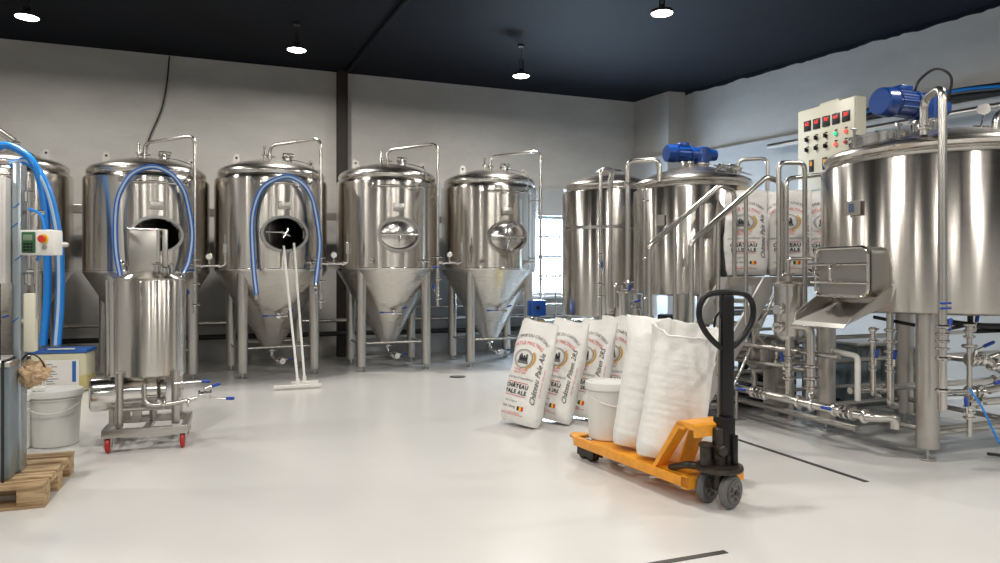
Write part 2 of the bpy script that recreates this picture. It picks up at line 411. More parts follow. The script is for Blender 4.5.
for (x, y, lb) in ((-4.2, 6.3, 'lamp over the far left of the hall'), (-1.2, 4.2, 'lamp over the left aisle'), (2.2, 4.0, 'lamp over the middle aisle'), (6.4, 3.2, 'lamp over the big kettle'),
                   (-3.5, .8, 'lamp by the left wall behind the viewpoint'), (.6, .4, 'lamp over the viewpoint'), (3.8, .2, 'lamp right of the viewpoint'), (7.6, -.6, 'lamp by the right wall behind the viewpoint'),
                   (-1.0, -3.2, 'lamp at the rear left of the hall'), (3.0, -3.2, 'lamp at the rear middle of the hall')):
    lamp(x, y, 'unseen ' + lb)

# ---------------------------------------------------------------- cone-bottomed fermentation tanks
def fermenter(X, Y, label, opened, arm=True, blow=True, rz=0.0, hs=1.0):
    t = thing('fermentation_tank', label, 'tank', (X, Y, 0), math.radians(rz), 'cone-bottomed fermentation tanks along the back wall')
    r = .755
    MZ, MA, MB_ = 1.93, .275, .215
    prof = [(r-.006, 1.44), (r, 1.455)] + [(r, 1.48+k*.03) for k in range(41)] + [(r-.004, 2.70), (r-.02, 2.722), (r-.07, 2.725)]
    skip = (lambda c: c.y < 0 and (c.x/MA)**2+((c.z-MZ)/MB_)**2 < 1) if opened else None
    obj('jacket', one(lathe, prof, 160 if opened else 72, None, False, skip), 'tank', t)
    bm = bm_new(); lathe(bm, [(r-.006, 1.445), (.155, .43), (.14, .395), (.10, .36), (.045, .34), (.035, .33), (0, .33)], 72)
    obj('cone', bm, 'cone', t)
    bm = bm_new(); lathe(bm, [(r-.072, 2.72), (r-.05, 2.74), (r-.035, 2.775), (r-.037, 2.81), (r-.06, 2.845), (r-.11, 2.875), (.5, 2.93), (.3, 2.985), (.12, 3.01), (0, 3.015)], 72)
    obj('lid', bm, 'lid', t)
    ring = bm_new(); lathe(ring, [(r, 1.452), (r+.004, 1.458), (r+.004, 1.468), (r, 1.474)], 72); obj('weld_band', ring, 'bright', t)
    lp = [(sx*.47, sy*.47) for sx in (-1, 1) for sy in (-1, 1)]
    for (lx, ly) in lp:
        lg = obj('leg', one(cyl, (lx, ly, .07), (lx, ly, 1.44), .068, seg=28, cap=.05), 'dull', t)
        bm = bm_new(); cyl(bm, (lx, ly, .005), (lx, ly, .08), .016, seg=10); cyl(bm, (lx, ly, 0), (lx, ly, .014), .058, seg=20); obj('foot', bm, 'dull', lg)
    for a, b, z in ((0, 2, .40), (0, 1, .37), (1, 3, .40), (2, 3, .37)):
        p, q = lp[a], lp[b]
        obj('brace', one(cyl, (p[0], p[1], z), (q[0], q[1], z), .016, seg=10), 'dull', t)
    # manhole on the front
    bm = bm_new(); ellring(bm, 0, -r-.055, -r+.09, MZ, MA+.02, MB_+.02, .02); ellring(bm, 0, -r-.062, -r-.045, MZ, MA+.03, MB_+.03, .035)
    mh = obj('manhole_frame', bm, 'bright', t)
    if opened:
        bm = bm_new(); mt = Matrix.Translation((-.05, -r+.22, MZ-.01)) @ Matrix.Rotation(math.radians(58), 4, 'Z')
        ellplate(bm, 0, 0, 0, MA*.92, MB_*.95, .03, 36, mt); obj('door', bm, 'dull', t)
        bm = bm_new(); tube(bm, [V(-.24, -r-.07, MZ+.02), V(-.05, -r-.06, MZ+.02), V(.04, -r-.03, MZ-.02), V(.10, -r+.10, MZ+.04)], .012, 8, .04)
        cyl(bm, (-.02, -r-.10, MZ-.05), (.03, -r-.10, MZ+.06), .011, seg=8); cyl(bm, (-.05, -r-.10, MZ+.03), (.06, -r-.10, MZ-.03), .011, seg=8)
        obj('door_arm', bm, 'bright', t)
    else:
        d = obj('door', one(ellplate, 0, -r-.02, MZ, MA-.005, MB_-.005, .035, 40), 'bright', t)
        bm = bm_new(); tube(bm, [V(-.25, -r-.075, MZ), V(-.1, -r-.10, MZ), V(.1, -r-.10, MZ), V(.25, -r-.075, MZ)], .014, 10, .05)
        cyl(bm, (0, -r-.05, MZ), (0, -r-.14, MZ), .03, seg=14)
        for a in range(3):
            q = 2*PI*a/3+.5; cyl(bm, (0, -r-.13, MZ), (.085*math.cos(q), -r-.14, MZ+.085*math.sin(q)), .009, seg=8)
        tube(bm, [V(0, -r-.03, MZ+.19), V(0, -r-.06, MZ+.1), V(0, -r-.06, MZ-.1), V(0, -r-.03, MZ-.17)], .012, 8, .05)
        obj('door_latch', bm, 'bright', d)
    # name plate on stand-offs
    bm = bm_new(); box(bm, -.075, .075, -r-.03, -r-.024, 2.26, 2.36, .003); box(bm, -.045, .045, -r-.034, -r-.03, 2.285, 2.335, .002)
    for sx in (-.05, .08): cyl(bm, (sx, -r+.01, 2.30), (sx, -r-.024, 2.30), .01, seg=8)
    obj('name_plate', bm, 'dull', t)
    # hose rail under the lid
    bm = bm_new(); f = lambda x: -math.sqrt(r*r-x*x)
    tube(bm, [V(-.28, f(-.28)+.01, 2.60), V(-.27, f(.27)-.08, 2.60), V(0, f(0)-.05, 2.61), V(.27, f(.27)-.08, 2.60), V(.28, f(.28)+.01, 2.60)], .011, 8, .05)
    obj('hose_rail', bm, 'bright', t)
    # nozzles on the shell
    for ang, z in ((-118, 1.56), (-62, 1.56), (-62, 2.62), (-118, 2.62)):
        a = math.radians(ang); d = V(math.cos(a), math.sin(a), 0)
        bm = bm_new(); cyl(bm, d*(r-.01)+V(0, 0, z), d*(r+.05)+V(0, 0, z), .022, seg=14); cyl(bm, d*(r+.045)+V(0, 0, z), d*(r+.065)+V(0, 0, z), .038, seg=18)
        if z < 2: cyl(bm, d*(r+.06)+V(0, 0, z), d*(r+.12)+V(.03, 0, z-.01), .014, seg=10)
        obj('nozzle', bm, 'bright', t)
    # cone sample valve
    z = .86; rc = .115+(z-.43)*.617
    bm = bm_new(); cyl(bm, (0, -rc+.02, z), (0, -rc-.06, z-.03), .024, seg=14); cyl(bm, (0, -rc-.05, z-.03), (0, -rc-.07, z-.035), .042, seg=18)
    obj('cone_nozzle', bm, 'bright', t)
    valve(t, (.06, -rc-.10, z-.04), (1, 0, 0), (0, 0, 1), .022, .09, .13, 'sample_valve')
    bm = bm_new(); cyl(bm, (-.0, -rc-.08, z-.03), (-.15, -rc-.09, z-.03), .007, seg=8); cyl(bm, (-.15, -rc-.09, z-.03), (-.21, -rc-.09, z-.03), .013, seg=10)
    obj('sample_lever', bm, 'blue', t)
    # bottom outlet
    bm = bm_new(); tube(bm, [V(0, 0, .345), V(0, 0, .20), V(.06, -.28, .19)], .026, 12, .09); obj('outlet_pipe', bm, 'pipe', t)
    clamp(t, (0, 0, .31), (0, 0, 1), .05); clamp(t, (.055, -.27, .19), (.2, -1, 0), .055)
    valve(t, (.065, -.32, .19), (.2, -1, 0), (1, 0, .3), .034, .08, .12, 'outlet_valve')
    # lifting lugs
    for sx in (-1, 1):
        pl = [(-.05, 0), (.05, 0), (.042, .13), (.02, .165), (-.02, .165), (-.042, .13)]
        mt = Matrix.Translation((sx*.50, -.18, 2.87)) @ Matrix.Rotation(math.radians(90), 4, 'X') @ Matrix.Translation((0, 0, -.006))
        bm = bm_new(); prism(bm, pl, 0, .012, mt); lg = obj('lifting_lug', bm, 'dull', t, False)
        bm = bm_new(); cyl(bm, (sx*.50, -.187, 2.985), (sx*.50, -.165, 2.985), .018, seg=14); obj('lug_hole', bm, 'black', lg)
    # top fittings
    bm = bm_new(); cyl(bm, (-.12, -.12, 2.99), (-.12, -.12, 3.06), .022, seg=12); cyl(bm, (-.12, -.12, 3.06), (-.12, -.12, 3.075), .045, seg=16)
    cyl(bm, (-.12, -.12, 3.075), (-.12, -.12, 3.17), .018, .012, seg=12); cyl(bm, (-.12, -.12, 3.17), (-.12, -.12, 3.19), .02, seg=12)
    obj('relief_valve', bm, 'bright', t)
    bm = bm_new(); cyl(bm, (.16, -.25, 2.96), (.16, -.25, 3.03), .06, seg=22); cyl(bm, (.16, -.25, 3.03), (.16, -.25, 3.05), .08, seg=24)
    cyl(bm, (.16, -.25, 3.05), (.16, -.25, 3.08), .02, seg=10); tube(bm, [V(.10, -.25, 3.06), V(.10, -.25, 3.09), V(.24, -.25, 3.09), V(.24, -.25, 3.06)], .008, 8, .02)
    obj('top_port', bm, 'bright', t)
    obj('probe_cable', one(tube, smooth_path([V(.1, -.2, 3.02), V(.3, -.4, 2.97), V(.44, -.5, 2.90), V(.42, -.57, 2.83), V(.40, -.64, 2.74), V(.32, -.69, 2.64)], 6), .006, 6), 'black', t)
    t.scale = (1, 1, hs)
    if not blow: return t
    before = set(t.children)
    # blow-off pipe over the lid and down the side
    px, py = .60, -.64
    bm = bm_new(); tube(bm, [V(-.03, -.12, 2.99), V(-.03, -.12, 3.21), V(px, py, 3.26), V(px, py, .92)], .022, 14, .12)
    pp = obj('blow_off_pipe', bm, 'pipe', t)
    clamp(pp, (-.03, -.12, 3.05), (0, 0, 1), .046, 'pipe_clamp')
    for z in (1.62, 1.30, 1.02): clamp(pp, (px, py, z), (0, 0, 1), .038, 'pipe_clamp')
    for zz in (1.62, 2.5):
        bm = bm_new(); cyl(bm, (px-.16, py+.17, zz), (px, py, zz), .008, seg=8); obj('pipe_bracket', bm, 'pipe', pp)
    valve(t, (px, py, 1.12), (0, 0, 1), (-1, -.3, 0), .026, .10, .11, 'pipe_valve')
    if arm:
        bm = bm_new(); tube(bm, [V(px, py, 1.54), V(px+.36, py-.02, 1.54), V(px+.36, py-.02, 1.70)], .019, 12, .06)
        a = obj('spunding_arm', bm, 'pipe', t)
        clamp(a, (px+.08, py, 1.54), (1, 0, 0), .036, 'arm_clamp'); clamp(a, (px+.29, py-.02, 1.54), (1, 0, 0), .036, 'arm_clamp')
        bm = bm_new(); cyl(bm, (px+.36, py-.02, 1.70), (px+.36, py-.02, 1.84), .036, seg=16); cyl(bm, (px+.36, py-.02, 1.84), (px+.36, py-.02, 1.96), .010, seg=8); cyl(bm, (px+.36, py-.02, 1.685), (px+.36, py-.02, 1.70), .045, seg=16)
        obj('bubbler', bm, 'bright', a)
        gauge(t, (px+.17, py-.02, 1.66), (0, -1, 0))
        bm = bm_new(); cyl(bm, (px, py-.02, 1.48), (px-.09, py-.04, 1.48), .012, seg=8); obj('arm_lever', bm, 'blue', t)
    for c in t.children:
        if c not in before: c.rotation_euler.z = -math.radians(rz)
    return t
fermenter(-2.74, 10.4, 'dark steel tank at the far left behind the blue hoses', False, False, False, hs=.97)
fermenter(-1.10, 10.32, 'open-manhole steel cone tank directly behind the wheeled tank', True, rz=13, hs=.962)
fermenter(0.46, 10.34, 'open-manhole steel cone tank with white squeegees leaning on it', True, rz=9, hs=.985)
fermenter(2.11, 10.4, 'closed steel cone tank just right of the dark wall column', False)
fermenter(3.73, 10.4, 'closed steel cone tank nearest the barred window', False, arm=False)

# hoses draped over the hose rails
def draped_hose(cx, cy, pts, label, rz=0.0, hs=1.0):
    Q0 = Matrix.Rotation(math.radians(rz), 3, 'Z')
    P = smooth_path([V(cx, cy, 0)+Q0 @ V(x, y, z*hs) for x, y, z in pts], 10)
    o = obj('blue_white_hose', one(tube, P, .027, 12), 'hose'); tag(o, label, 'hose', 'striped hoses draped over the tank fronts')
    for s in (-1, 1):
        bm = bm_new(); Q = []
        for i, p in enumerate(P):
            tt = (P[min(i+1, len(P)-1)]-P[max(i-1, 0)]).normalized(); n = tt.cross(V(0, 1, 0)).normalized()
            Q.append(p + n*(.017*s) + V(0, -.012, 0))
        tube(bm, Q, .0145, 8); obj('stripe', bm, 'hoseblue', o)
    for e, f in ((P[0], P[1]), (P[-1], P[-2])):
        d = (e-f).normalized(); bm = bm_new(); cyl(bm, e-d*.02, e+d*.05, .03, seg=14); cyl(bm, e+d*.04, e+d*.06, .042, seg=16); obj('coupling', bm, 'bright', o)
draped_hose(-1.13, 10.31, [(-.36, -.80, 1.32), (-.41, -.78, 1.7), (-.40, -.76, 2.2), (-.31, -.78, 2.48), (-.19, -.82, 2.62), (.0, -.85, 2.68), (.19, -.83, 2.61), (.31, -.80, 2.47), (.38, -.76, 2.3), (.44, -.76, 1.9), (.40, -.79, 1.56), (.33, -.82, 1.38)], 'striped blue hose draped over the tank behind the wheeled tank', 13, 1.0)
draped_hose(0.46, 10.33, [(-.36, -.84, 1.12), (-.39, -.80, 1.5), (-.40, -.76, 2.1), (-.31, -.78, 2.46), (-.17, -.82, 2.61), (.03, -.85, 2.68), (.22, -.82, 2.61), (.34, -.79, 2.46), (.41, -.75, 2.25), (.47, -.74, 1.85), (.44, -.76, 1.5), (.40, -.80, 1.26)], 'striped blue hose draped over the tank with the squeegees', 9, .985)

# services along the back wall
def run(name, label, cat, parts, m, group=None):
    bm = bm_new()
    for pts, r, R in parts: tube(bm, pts, r, 12, R)
    return tag(obj(name, bm, m), label, cat, group)
run('wall_pipe', 'pale steel pipe running low along the back wall', 'pipe', [([V(-6, 11.75, .62), V(7.0, 11.75, .62)], .035, None)], 'pipe')
run('wall_pipe', 'black pipe running along the back wall, below the pale one', 'pipe', [([V(-6, 11.75, .40), V(7.0, 11.75, .40)], .04, None)], 'black')
run('wall_pipe', 'thin steel pipe nearest the floor of the back wall', 'pipe', [([V(1.9, 11.80, .82), V(7.0, 11.80, .82)], .022, None)], 'bright')
bm = bm_new(); box(bm, -6, 4.4, 11.45, 11.60, 2.25, 2.37, .005)
o = tag(obj('cable_tray', bm, 'dull', None, False), 'grey metal cable tray behind the cone-bottomed tanks', 'cable tray')
bm = bm_new()
for x in (-5, -2, .4+.9, 4.2): box(bm, x-.02, x+.02, 11.5, 11.94, 2.20, 2.25)
obj('bracket', bm, 'dull', o, False)
tag(obj('wall_cable', one(tube, smooth_path([V(-.98, 11.97, 4.76), V(-1.02, 11.97, 4.3), V(-1.10, 11.97, 3.9), V(-1.25, 11.97, 3.5), V(-1.33, 11.97, 3.2), V(-1.35, 11.9, 2.9)], 8), .011, 8), 'black'), 'thin black cable hanging down the grey back wall', 'cable')

# squeegees leaning on the second visible tank
def squeegee(bx, by, tx, ty, tz, w, label):
    t = thing('floor_squeegee', label, 'squeegee', (bx, by, 0), 0, 'white floor squeegees')
    bm = bm_new(); box(bm, -w/2, w/2, -.035, .035, .02, .055, .008); obj('head', bm, 'whiteplastic', t)
    bm = bm_new(); box(bm, -w/2+.01, w/2-.01, -.008, .008, 0, .022); obj('blade', bm, 'whiteplastic', t, False)
    bm = bm_new(); cyl(bm, (0, 0, .05), (0, .02, .12), .024, seg=12); obj('socket', bm, 'whiteplastic', t)
    obj('pole', one(cyl, (0, .01, .08), (tx-bx, ty-by, tz), .0155, seg=12), 'whiteplastic', t)
squeegee(.68, 8.66, .57, 9.52, 1.74, .55, 'front white squeegee with the wider head, leaning on tank')
squeegee(.78, 8.92, .70, 9.55, 1.78, .33, 'rear white squeegee with the narrower head, leaning on tank')

# ---------------------------------------------------------------- wheeled tank
def wheeled_tank():
    X, Y = -.66, 6.36
    t = thing('wheeled_tank', 'small upright steel tank on a cart with red castors', 'tank', (X, Y, 0))
    r = .266
    bm = bm_new(); lathe(bm, [(0, .50), (.1, .505), (r-.03, .53), (r, .56), (r, 1.30), (r-.005, 1.31), (r-.005, 1.318), (r, 1.322), (r, 1.33), (r-.03, 1.345), (r-.1, 1.375), (.1, 1.39), (0, 1.392)], 64)
    obj('shell', bm, 'tank', t)
    bm = bm_new()
    y0, y1, x0, x1 = -.36, .26, -.30, .30
    box(bm, x0, x1, y0, y0+.05, .12, .18, .004); box(bm, x0, x1, y1-.05, y1, .12, .18, .004)
    box(bm, x0, x0+.05, y0+.05, y1-.05, .121, .179); box(bm, x1-.05, x1, y0+.05, y1-.05, .121, .179); box(bm, -.025, .025, y0+.05, y1-.05, .13, .17)
    obj('cart_frame', bm, 'dull', t)
    for x, y in ((-.20, -.20), (.20, -.20), (-.2, .2), (.2, .2), (.02, .0)):
        bm = bm_new(); cyl(bm, (x, y, .17), (x, y, .60), .030, seg=16); obj('leg', bm, 'dull', t)
    bm = bm_new(); cyl(bm, (-.2, -.2, .30), (.2, -.2, .30), .014, seg=8); cyl(bm, (-.2, .2, .26), (.2, .2, .26), .014, seg=8); obj('crossbar', bm, 'dull', t)
    for x, y in ((x0+.04, y0+.05), (x1-.04, y0+.05), (x0+.04, y1-.05), (x1-.04, y1-.05)):
        bm = bm_new(); cyl(bm, (x-.016, y, .06), (x+.016, y, .06), .06, seg=24, cap=.3); c = obj('castor', bm, 'red', t); c['label'] = 'red castor wheel'
        bm = bm_new(); box(bm, x-.028, x-.020, y-.03, y+.03, .04, .125); box(bm, x+.020, x+.028, y-.03, y+.03, .04, .125); box(bm, x-.028, x+.028, y-.035, y+.035, .115, .125)
        cyl(bm, (x-.03, y, .06), (x+.03, y, .06), .012, seg=10); obj('castor_fork', bm, 'dull', c)
    # pump with polished motor cover
    bm = bm_new(); mt = axis_mtx((-.42, -.12, .42), (1, .15, 0))
    lathe(bm, [(0, 0), (.10, 0), (.128, .012), (.132, .03), (.132, .20), (.11, .205), (.105, .21), (.105, .47), (.09, .48), (0, .48)], 36, mt)
    p = obj('pump_motor', bm, 'bright', t)
    bm = bm_new(); cyl(bm, (.06, -.05, .42), (.12, -.04, .42), .085, seg=24); tube(bm, [V(.10, -.04, .34), V(.10, -.12, .30), V(.22, -.16, .34), V(.24, -.16, .44)], .02, 12, .06)
    tube(bm, [V(-.02, -.22, .50), V(-.02, -.25, .36), V(.04, -.25, .33), V(.20, -.26, .34), V(.36, -.26, .37)], .018, 12, .06)
    obj('pump_head', bm, 'pipe', p)
    for q in ((-.28, -.25, -.15, -.07, .18, .30), (-.12, -.06, -.12, -.02, .18, .33)):
        bm = bm_new(); box(bm, *q); obj('pump_foot', bm, 'dull', p, False)
    for x in (.12, .30): clamp(t, (x, -.26, .345), (1, 0, .1), .036)
    valve(t, (.42, -.26, .40), (1, 0, 0), (0, -.3, 1), .026, .10, .12, 'drain_valve')
    bm = bm_new(); cyl(bm, (.45, -.30, .37), (.58, -.34, .37), .007, seg=8); o = obj('valve_rod', bm, 'bright', t)
    bm = bm_new(); cyl(bm, (.58, -.34, .37), (.64, -.36, .37), .013, seg=10); obj('rod_grip', bm, 'blue', o)
    bm = bm_new(); cyl(bm, (.20, -.26, .50), (.40, -.30, .51), .008, seg=8); o = obj('upper_rod', bm, 'bright', t)
    bm = bm_new(); cyl(bm, (.40, -.30, .51), (.46, -.31, .51), .013, seg=10); obj('rod_grip', bm, 'blue', o)
    bm = bm_new(); tube(bm, [V(-.16, .05, 1.37), V(-.16, .05, 1.44), V(.14, .05, 1.44), V(.14, .05, 1.37)], .012, 8, .03); cyl(bm, (.05, -.08, 1.38), (.05, -.08, 1.46), .03, seg=16)
    cyl(bm, (.05, -.08, 1.44), (.05, -.08, 1.455), .045, seg=18); cyl(bm, (.16, -.05, 1.37), (.16, -.05, 1.45), .02, seg=12); cyl(bm, (.11, -.1, 1.37), (.11, -.1, 1.42), .035, seg=16)
    obj('top_fittings', bm, 'bright', t)
    bm = bm_new(); cyl(bm, (-.30, -.02, .55), (-.31, -.02, 1.32), .013, seg=8); obj('sight_tube', bm, 'pipe', t)
    # control box on a post, side view
    bm = bm_new(); box(bm, -.145, .055, -.10, .02, 1.36, 1.72, .006); c = obj('control_box', bm, 'dull', t)
    bm = bm_new(); box(bm, -.15, .10, -.11, .03, 1.72, 1.73, .002); box(bm, .055, .075, -.1, -.03, 1.40, 1.72); obj('box_cover', bm, 'bright', c, False)
    bm = bm_new(); box(bm, .09, .13, -.06, -.02, 1.38, 1.73, .004); obj('post', bm, 'dull', t)
wheeled_tank()

# ---------------------------------------------------------------- filling machine on a pallet at the left
def pallet():
    t = thing('wooden_pallet', 'light brown wooden pallet under the steel machine', 'pallet', (-1.65, 5.15, 0))
    L, D = 1.20, .80
    for k in range(5):
        y = -D/2+.05+k*(D-.10)/4; w = .05 if k in (1, 3) else .0625
        bm = bm_new(); box(bm, -L/2, L/2, y-w-.004, y+w+.004, .122, .144, .003); obj('deck_board', bm, 'wood', t)
    for x in (-L/2+.07, 0, L/2-.07):
        bm = bm_new(); box(bm, x-.07, x+.07, -D/2, D/2, .100, .122, .002); obj('stringer_board', bm, 'wood', t)
        for y in (-D/2+.07, 0, D/2-.07):
            bm = bm_new(); box(bm, x-.07, x+.07, y-.068, y+.068, .022, .100, .003); obj('block', bm, 'wood', t)
    for y in (-D/2+.07, 0, D/2-.07):
        bm = bm_new(); box(bm, -L/2, L/2, y-.06, y+.06, 0, .022, .002); obj('bottom_board', bm, 'wood', t)
pallet()
def machine():
    t = thing('filling_machine', 'stainless filling machine with blue protective film, strapped to the pallet', 'machine', (-1.65, 5.15, .144))
    z = -.144
    bm = bm_new(); box(bm, -.55, .395, -.28, .04, 0.01, .67, .006); c = obj('lower_cabinet', bm, 'cab', t)
    bm = bm_new(); box(bm, -.50, .34, -.292, -.28, .05, .62, .004); d = obj('cabinet_door', bm, 'cab', c)
    bm = bm_new(); box(bm, -.56, .405, -.30, .05, .67, .70, .004); obj('work_top', bm, 'dull', t)
    for x0, x1, y0, y1, zt in ((.362, .408, -.09, .045, 1.90), (.10, .15, .10, .15, 1.90)):
        bm = bm_new(); box(bm, x0, x1, y0, y1, 0.0, zt, .004); obj('upright', bm, 'film', t)
    bm = bm_new(); box(bm, -.55, .358, -.20, .06, 1.16, 1.80, .008); u = obj('upper_housing', bm, 'satin', t)
    bm = bm_new(); box(bm, .05, .34, -.212, -.20, 1.20, 1.76, .004); f = obj('front_plate', bm, 'satin', u)
    bm = bm_new()
    for x in (.08, .31):
        for zz in (1.24, 1.72): cyl(bm, (x, -.211, zz), (x, -.218, zz), .008, seg=8)
    box(bm, .24, .285, -.218, -.211, 1.48, 1.56); obj('screw', bm, 'black', f)
    bm = bm_new(); box(bm, -.50, .29, -.16, -.15, .72, 1.14, .002); obj('safety_window', bm, 'bright', t)
    bm = bm_new(); box(bm, .29, .312, -.20, -.12, .70, 1.16); obj('door_post', bm, 'black', t, False)
    bm = bm_new(); cyl(bm, (-.20, .0, 1.80), (-.20, .0, 2.02), .34, seg=48); lathe(bm, [(.34, 2.02), (.30, 2.06), (.15, 2.10), (0, 2.11)], 48, Matrix.Translation((-.2, 0, 0)))
    obj('top_vessel', bm, 'lid', t)
    bm = bm_new(); tube(bm, [V(-.3, 0, 2.1), V(-.3, 0, 2.17), V(.24, -.03, 2.13), V(.36, -.03, 2.04)], .02, 10, .06); cyl(bm, (.0, -.1, 2.07), (.0, -.1, 2.15), .04, seg=16)
    cyl(bm, (.18, -.02, 2.10), (.18, -.02, 2.18), .035, seg=16); obj('vessel_pipe', bm, 'pipe', t)
    bm = bm_new(); cyl(bm, (.39, -.03, 1.60), (.53, -.1, 1.60), .014, seg=10); cyl(bm, (.45, -.08, 1.25), (.45, -.08, 1.75), .014, seg=10); cyl(bm, (.49, -.09, .95), (.49, -.09, 1.3), .016, seg=10)
    cyl(bm, (.45, -.08, 1.66), (.45, -.08, 1.73), .028, seg=12); cyl(bm, (.45, -.08, 1.15), (.45, -.08, 1.22), .028, seg=12); cyl(bm, (.39, -.03, 1.22), (.49, -.09, 1.22), .01, seg=8)
    obj('air_fittings', bm, 'bright', t)
    bm = bm_new(); tube(bm, smooth_path([V(.45, -.10, 1.62), V(.52, -.12, 1.58), V(.54, -.12, 1.45), V(.50, -.1, 1.30)], 6), .008, 8); obj('air_line', bm, 'bluehose', t)
    bm = bm_new(); box(bm, .43, .49, -.13, -.05, .74, 1.10, .006); cyl(bm, (.39, -.05, .92), (.46, -.08, .92), .02, seg=10); obj('motor_cover', bm, 'cream', t)
    bm = bm_new(); box(bm, .365, .380, -.315, -.311, 0, .71); box(bm, .365, .380, -.315, .05, .70, .712); obj('strap', bm, 'black', t, False)
    # blue film remnants
    bm = bm_new()
    for (x0, zc) in ((.38, 1.50), (.40, 1.30), (.385, .92), (.39, 1.62)):
        mt = Matrix.Translation((x0-.02, -.093, zc)) @ Matrix.Rotation(-.7, 4, 'Y'); box(bm, 0, .045, 0, .002, 0, .006, 0, mt)
    obj('film_marks', bm, 'bluelid', t, False)
machine()
def keypad_panel():
    t = thing('keypad_box', 'small white box with green keypad and red emergency button', 'control panel', tuple(W(-2.83, 4.32, 1.555)), -math.radians(20.6)-.05); t.scale = (.86, .86, .86)
    bm = bm_new(); box(bm, -.125, .125, -.05, .05, -.09, .09, .008); obj('case', bm, 'whiteplastic', t)
    bm = bm_new(); box(bm, -.105, -.005, -.062, -.05, -.075, .075, .006); k = obj('keypad', bm, 'greenpad', t)
    bm = bm_new(); box(bm, -.088, -.022, -.065, -.061, .015, .055, .001); obj('display', bm, 'lcd', k)
    bm = bm_new()
    for i in range(3):
        for j in range(3): box(bm, -.088+i*.025, -.070+i*.025, -.066, -.061, -.062+j*.022, -.048+j*.022, .001)
    obj('key', bm, 'blackpaint', k)
    bm = bm_new(); cyl(bm, (.055, -.05, .025), (.055, -.058, .025), .034, seg=24); obj('button_ring', bm, 'yellow', t)
    bm = bm_new(); cyl(bm, (.055, -.058, .025), (.055, -.085, .025), .022, .026, seg=20); e = obj('emergency_button', bm, 'redink', t); e['label'] = 'red emergency stop button'
    bm = bm_new(); cyl(bm, (.062, -.05, -.035), (.062, -.06, -.035), .018, seg=18); obj('key_switch', bm, 'dull', t)
    bm = bm_new(); tube(bm, [V(-.02, .05, 0), V(-.02, .30, 0)], .02, 8); obj('arm', bm, 'dull', t)
keypad_panel()
# blue hoses arching over the machine
def big_hose(pts, r, label, m='bluehose', stripe=True):
    P = smooth_path([W(*p) for p in pts], 8)
    o = tag(obj('blue_hose', one(tube, P, r, 14), m), label, 'hose', 'thick blue hoses at the far left')
    if stripe:
        Q = [p + V(-.2, -1, .1).normalized()*r*.62 for p in P]; obj('stripe', one(tube, Q, r*.5, 8), 'hose', o)
big_hose([(-6.1, 8.05, 1.9), (-5.95, 8.0, 2.55), (-5.75, 8.05, 2.84), (-5.55, 8.1, 2.80), (-5.38, 8.1, 2.62), (-5.28, 8.1, 2.25), (-5.24, 8.1, 1.7), (-5.24, 8.1, 1.1), (-5.30, 8.12, .55)], .042, 'thick blue hose arching highest over the far left tank', stripe=False)
big_hose([(-5.72, 8.2, 2.66), (-5.50, 8.15, 2.68), (-5.33, 8.12, 2.52), (-5.20, 8.12, 2.2), (-5.10, 8.1, 1.7), (-5.09, 8.1, 1.1), (-5.14, 8.12, .55)], .046, 'thick pale-striped blue hose hanging just right of the other')
# crumpled brown paper sheet
def paper():
    bm = bm_new(); c = W(-2.95, 4.40, .765)
    bmesh.ops.create_icosphere(bm, subdivisions=4, radius=1.0)
    for v in bm.verts:
        d = v.co.normalized(); n = noise.noise(d*2.3)*.35+abs(noise.noise(d*5+V(3, 1, 2)))*.35
        v.co = V(d.x*.085, d.y*.07, d.z*.072)*(1+n)
    o = obj('crumpled_paper', bm, 'paper', None, False); o.location = c + V(.02, -.06, -.02)
    tag(o, 'crumpled brown paper stuffed beside the machine above the bucket', 'paper')
    bm = bm_new(); tube(bm, smooth_path([V(-.07, 0, .05), V(-.02, -.02, .12), V(.04, -.02, .10), V(.08, 0, .02)], 6), .005, 6); obj('wire', bm, 'black', o)
paper()
def bucket(name, loc, r, h, label, lid=True, group=None, text=False):
    t = thing(name, label, 'bucket', loc, 0, group)
    bm = bm_new(); k = .88
    lathe(bm, [(0, 0), (r*k-.01, 0), (r*k, .01), (r*.985, h*.86), (r*1.03, h*.865), (r*1.03, h*.875), (r*.99, h*.89), (r, h), (r-.004, h), (r*.96, h*.9), (r*k-.008, .012), (0, .012)], 48)
    obj('bucket_body', bm, 'bucket', t)
    if lid:
        bm = bm_new(); lathe(bm, [(0, h+.004), (r*.85, h+.004), (r*.88, h+.014), (r*1.05, h+.014), (r*1.07, h+.004), (r*1.07, h-.035), (r*1.03, h-.035), (r*1.03, h-.002), (0, h-.002)], 48)
        obj('bucket_lid', bm, 'bucket', t)
    bm = bm_new()
    tube(bm, smooth_path([V(-r*1.02, 0, h*.80), V(-r*.7, -r*.8, h*.70), V(0, -r*1.06, h*.64), V(r*.7, -r*.8, h*.70), V(r*1.02, 0, h*.80)], 6), .004, 6)
    obj('bail', bm, 'whiteplastic', t)
    return t
bucket('white_bucket', tuple(W(-3.57, 5.62, 0)), .185, .43, 'large white bucket standing on the floor behind the pallet')
bucket('white_bucket', tuple(W(-3.83, 5.45, 0)), .17, .42, 'white bucket mostly hidden behind the steel machine')
t = thing('spray_nozzle', 'white plastic spout standing on the bucket behind the pallet', 'nozzle', tuple(W(-3.62, 5.50, .448)))
bm = bm_new(); cyl(bm, (0, 0, 0), (0, 0, .035), .045, seg=20); obj('base', bm, 'whiteplastic', t)
bm = bm_new(); cyl(bm, (0, 0, .033), (0, .0, .24), .030, .018, seg=18); obj('spout', bm, 'whiteplastic', t)
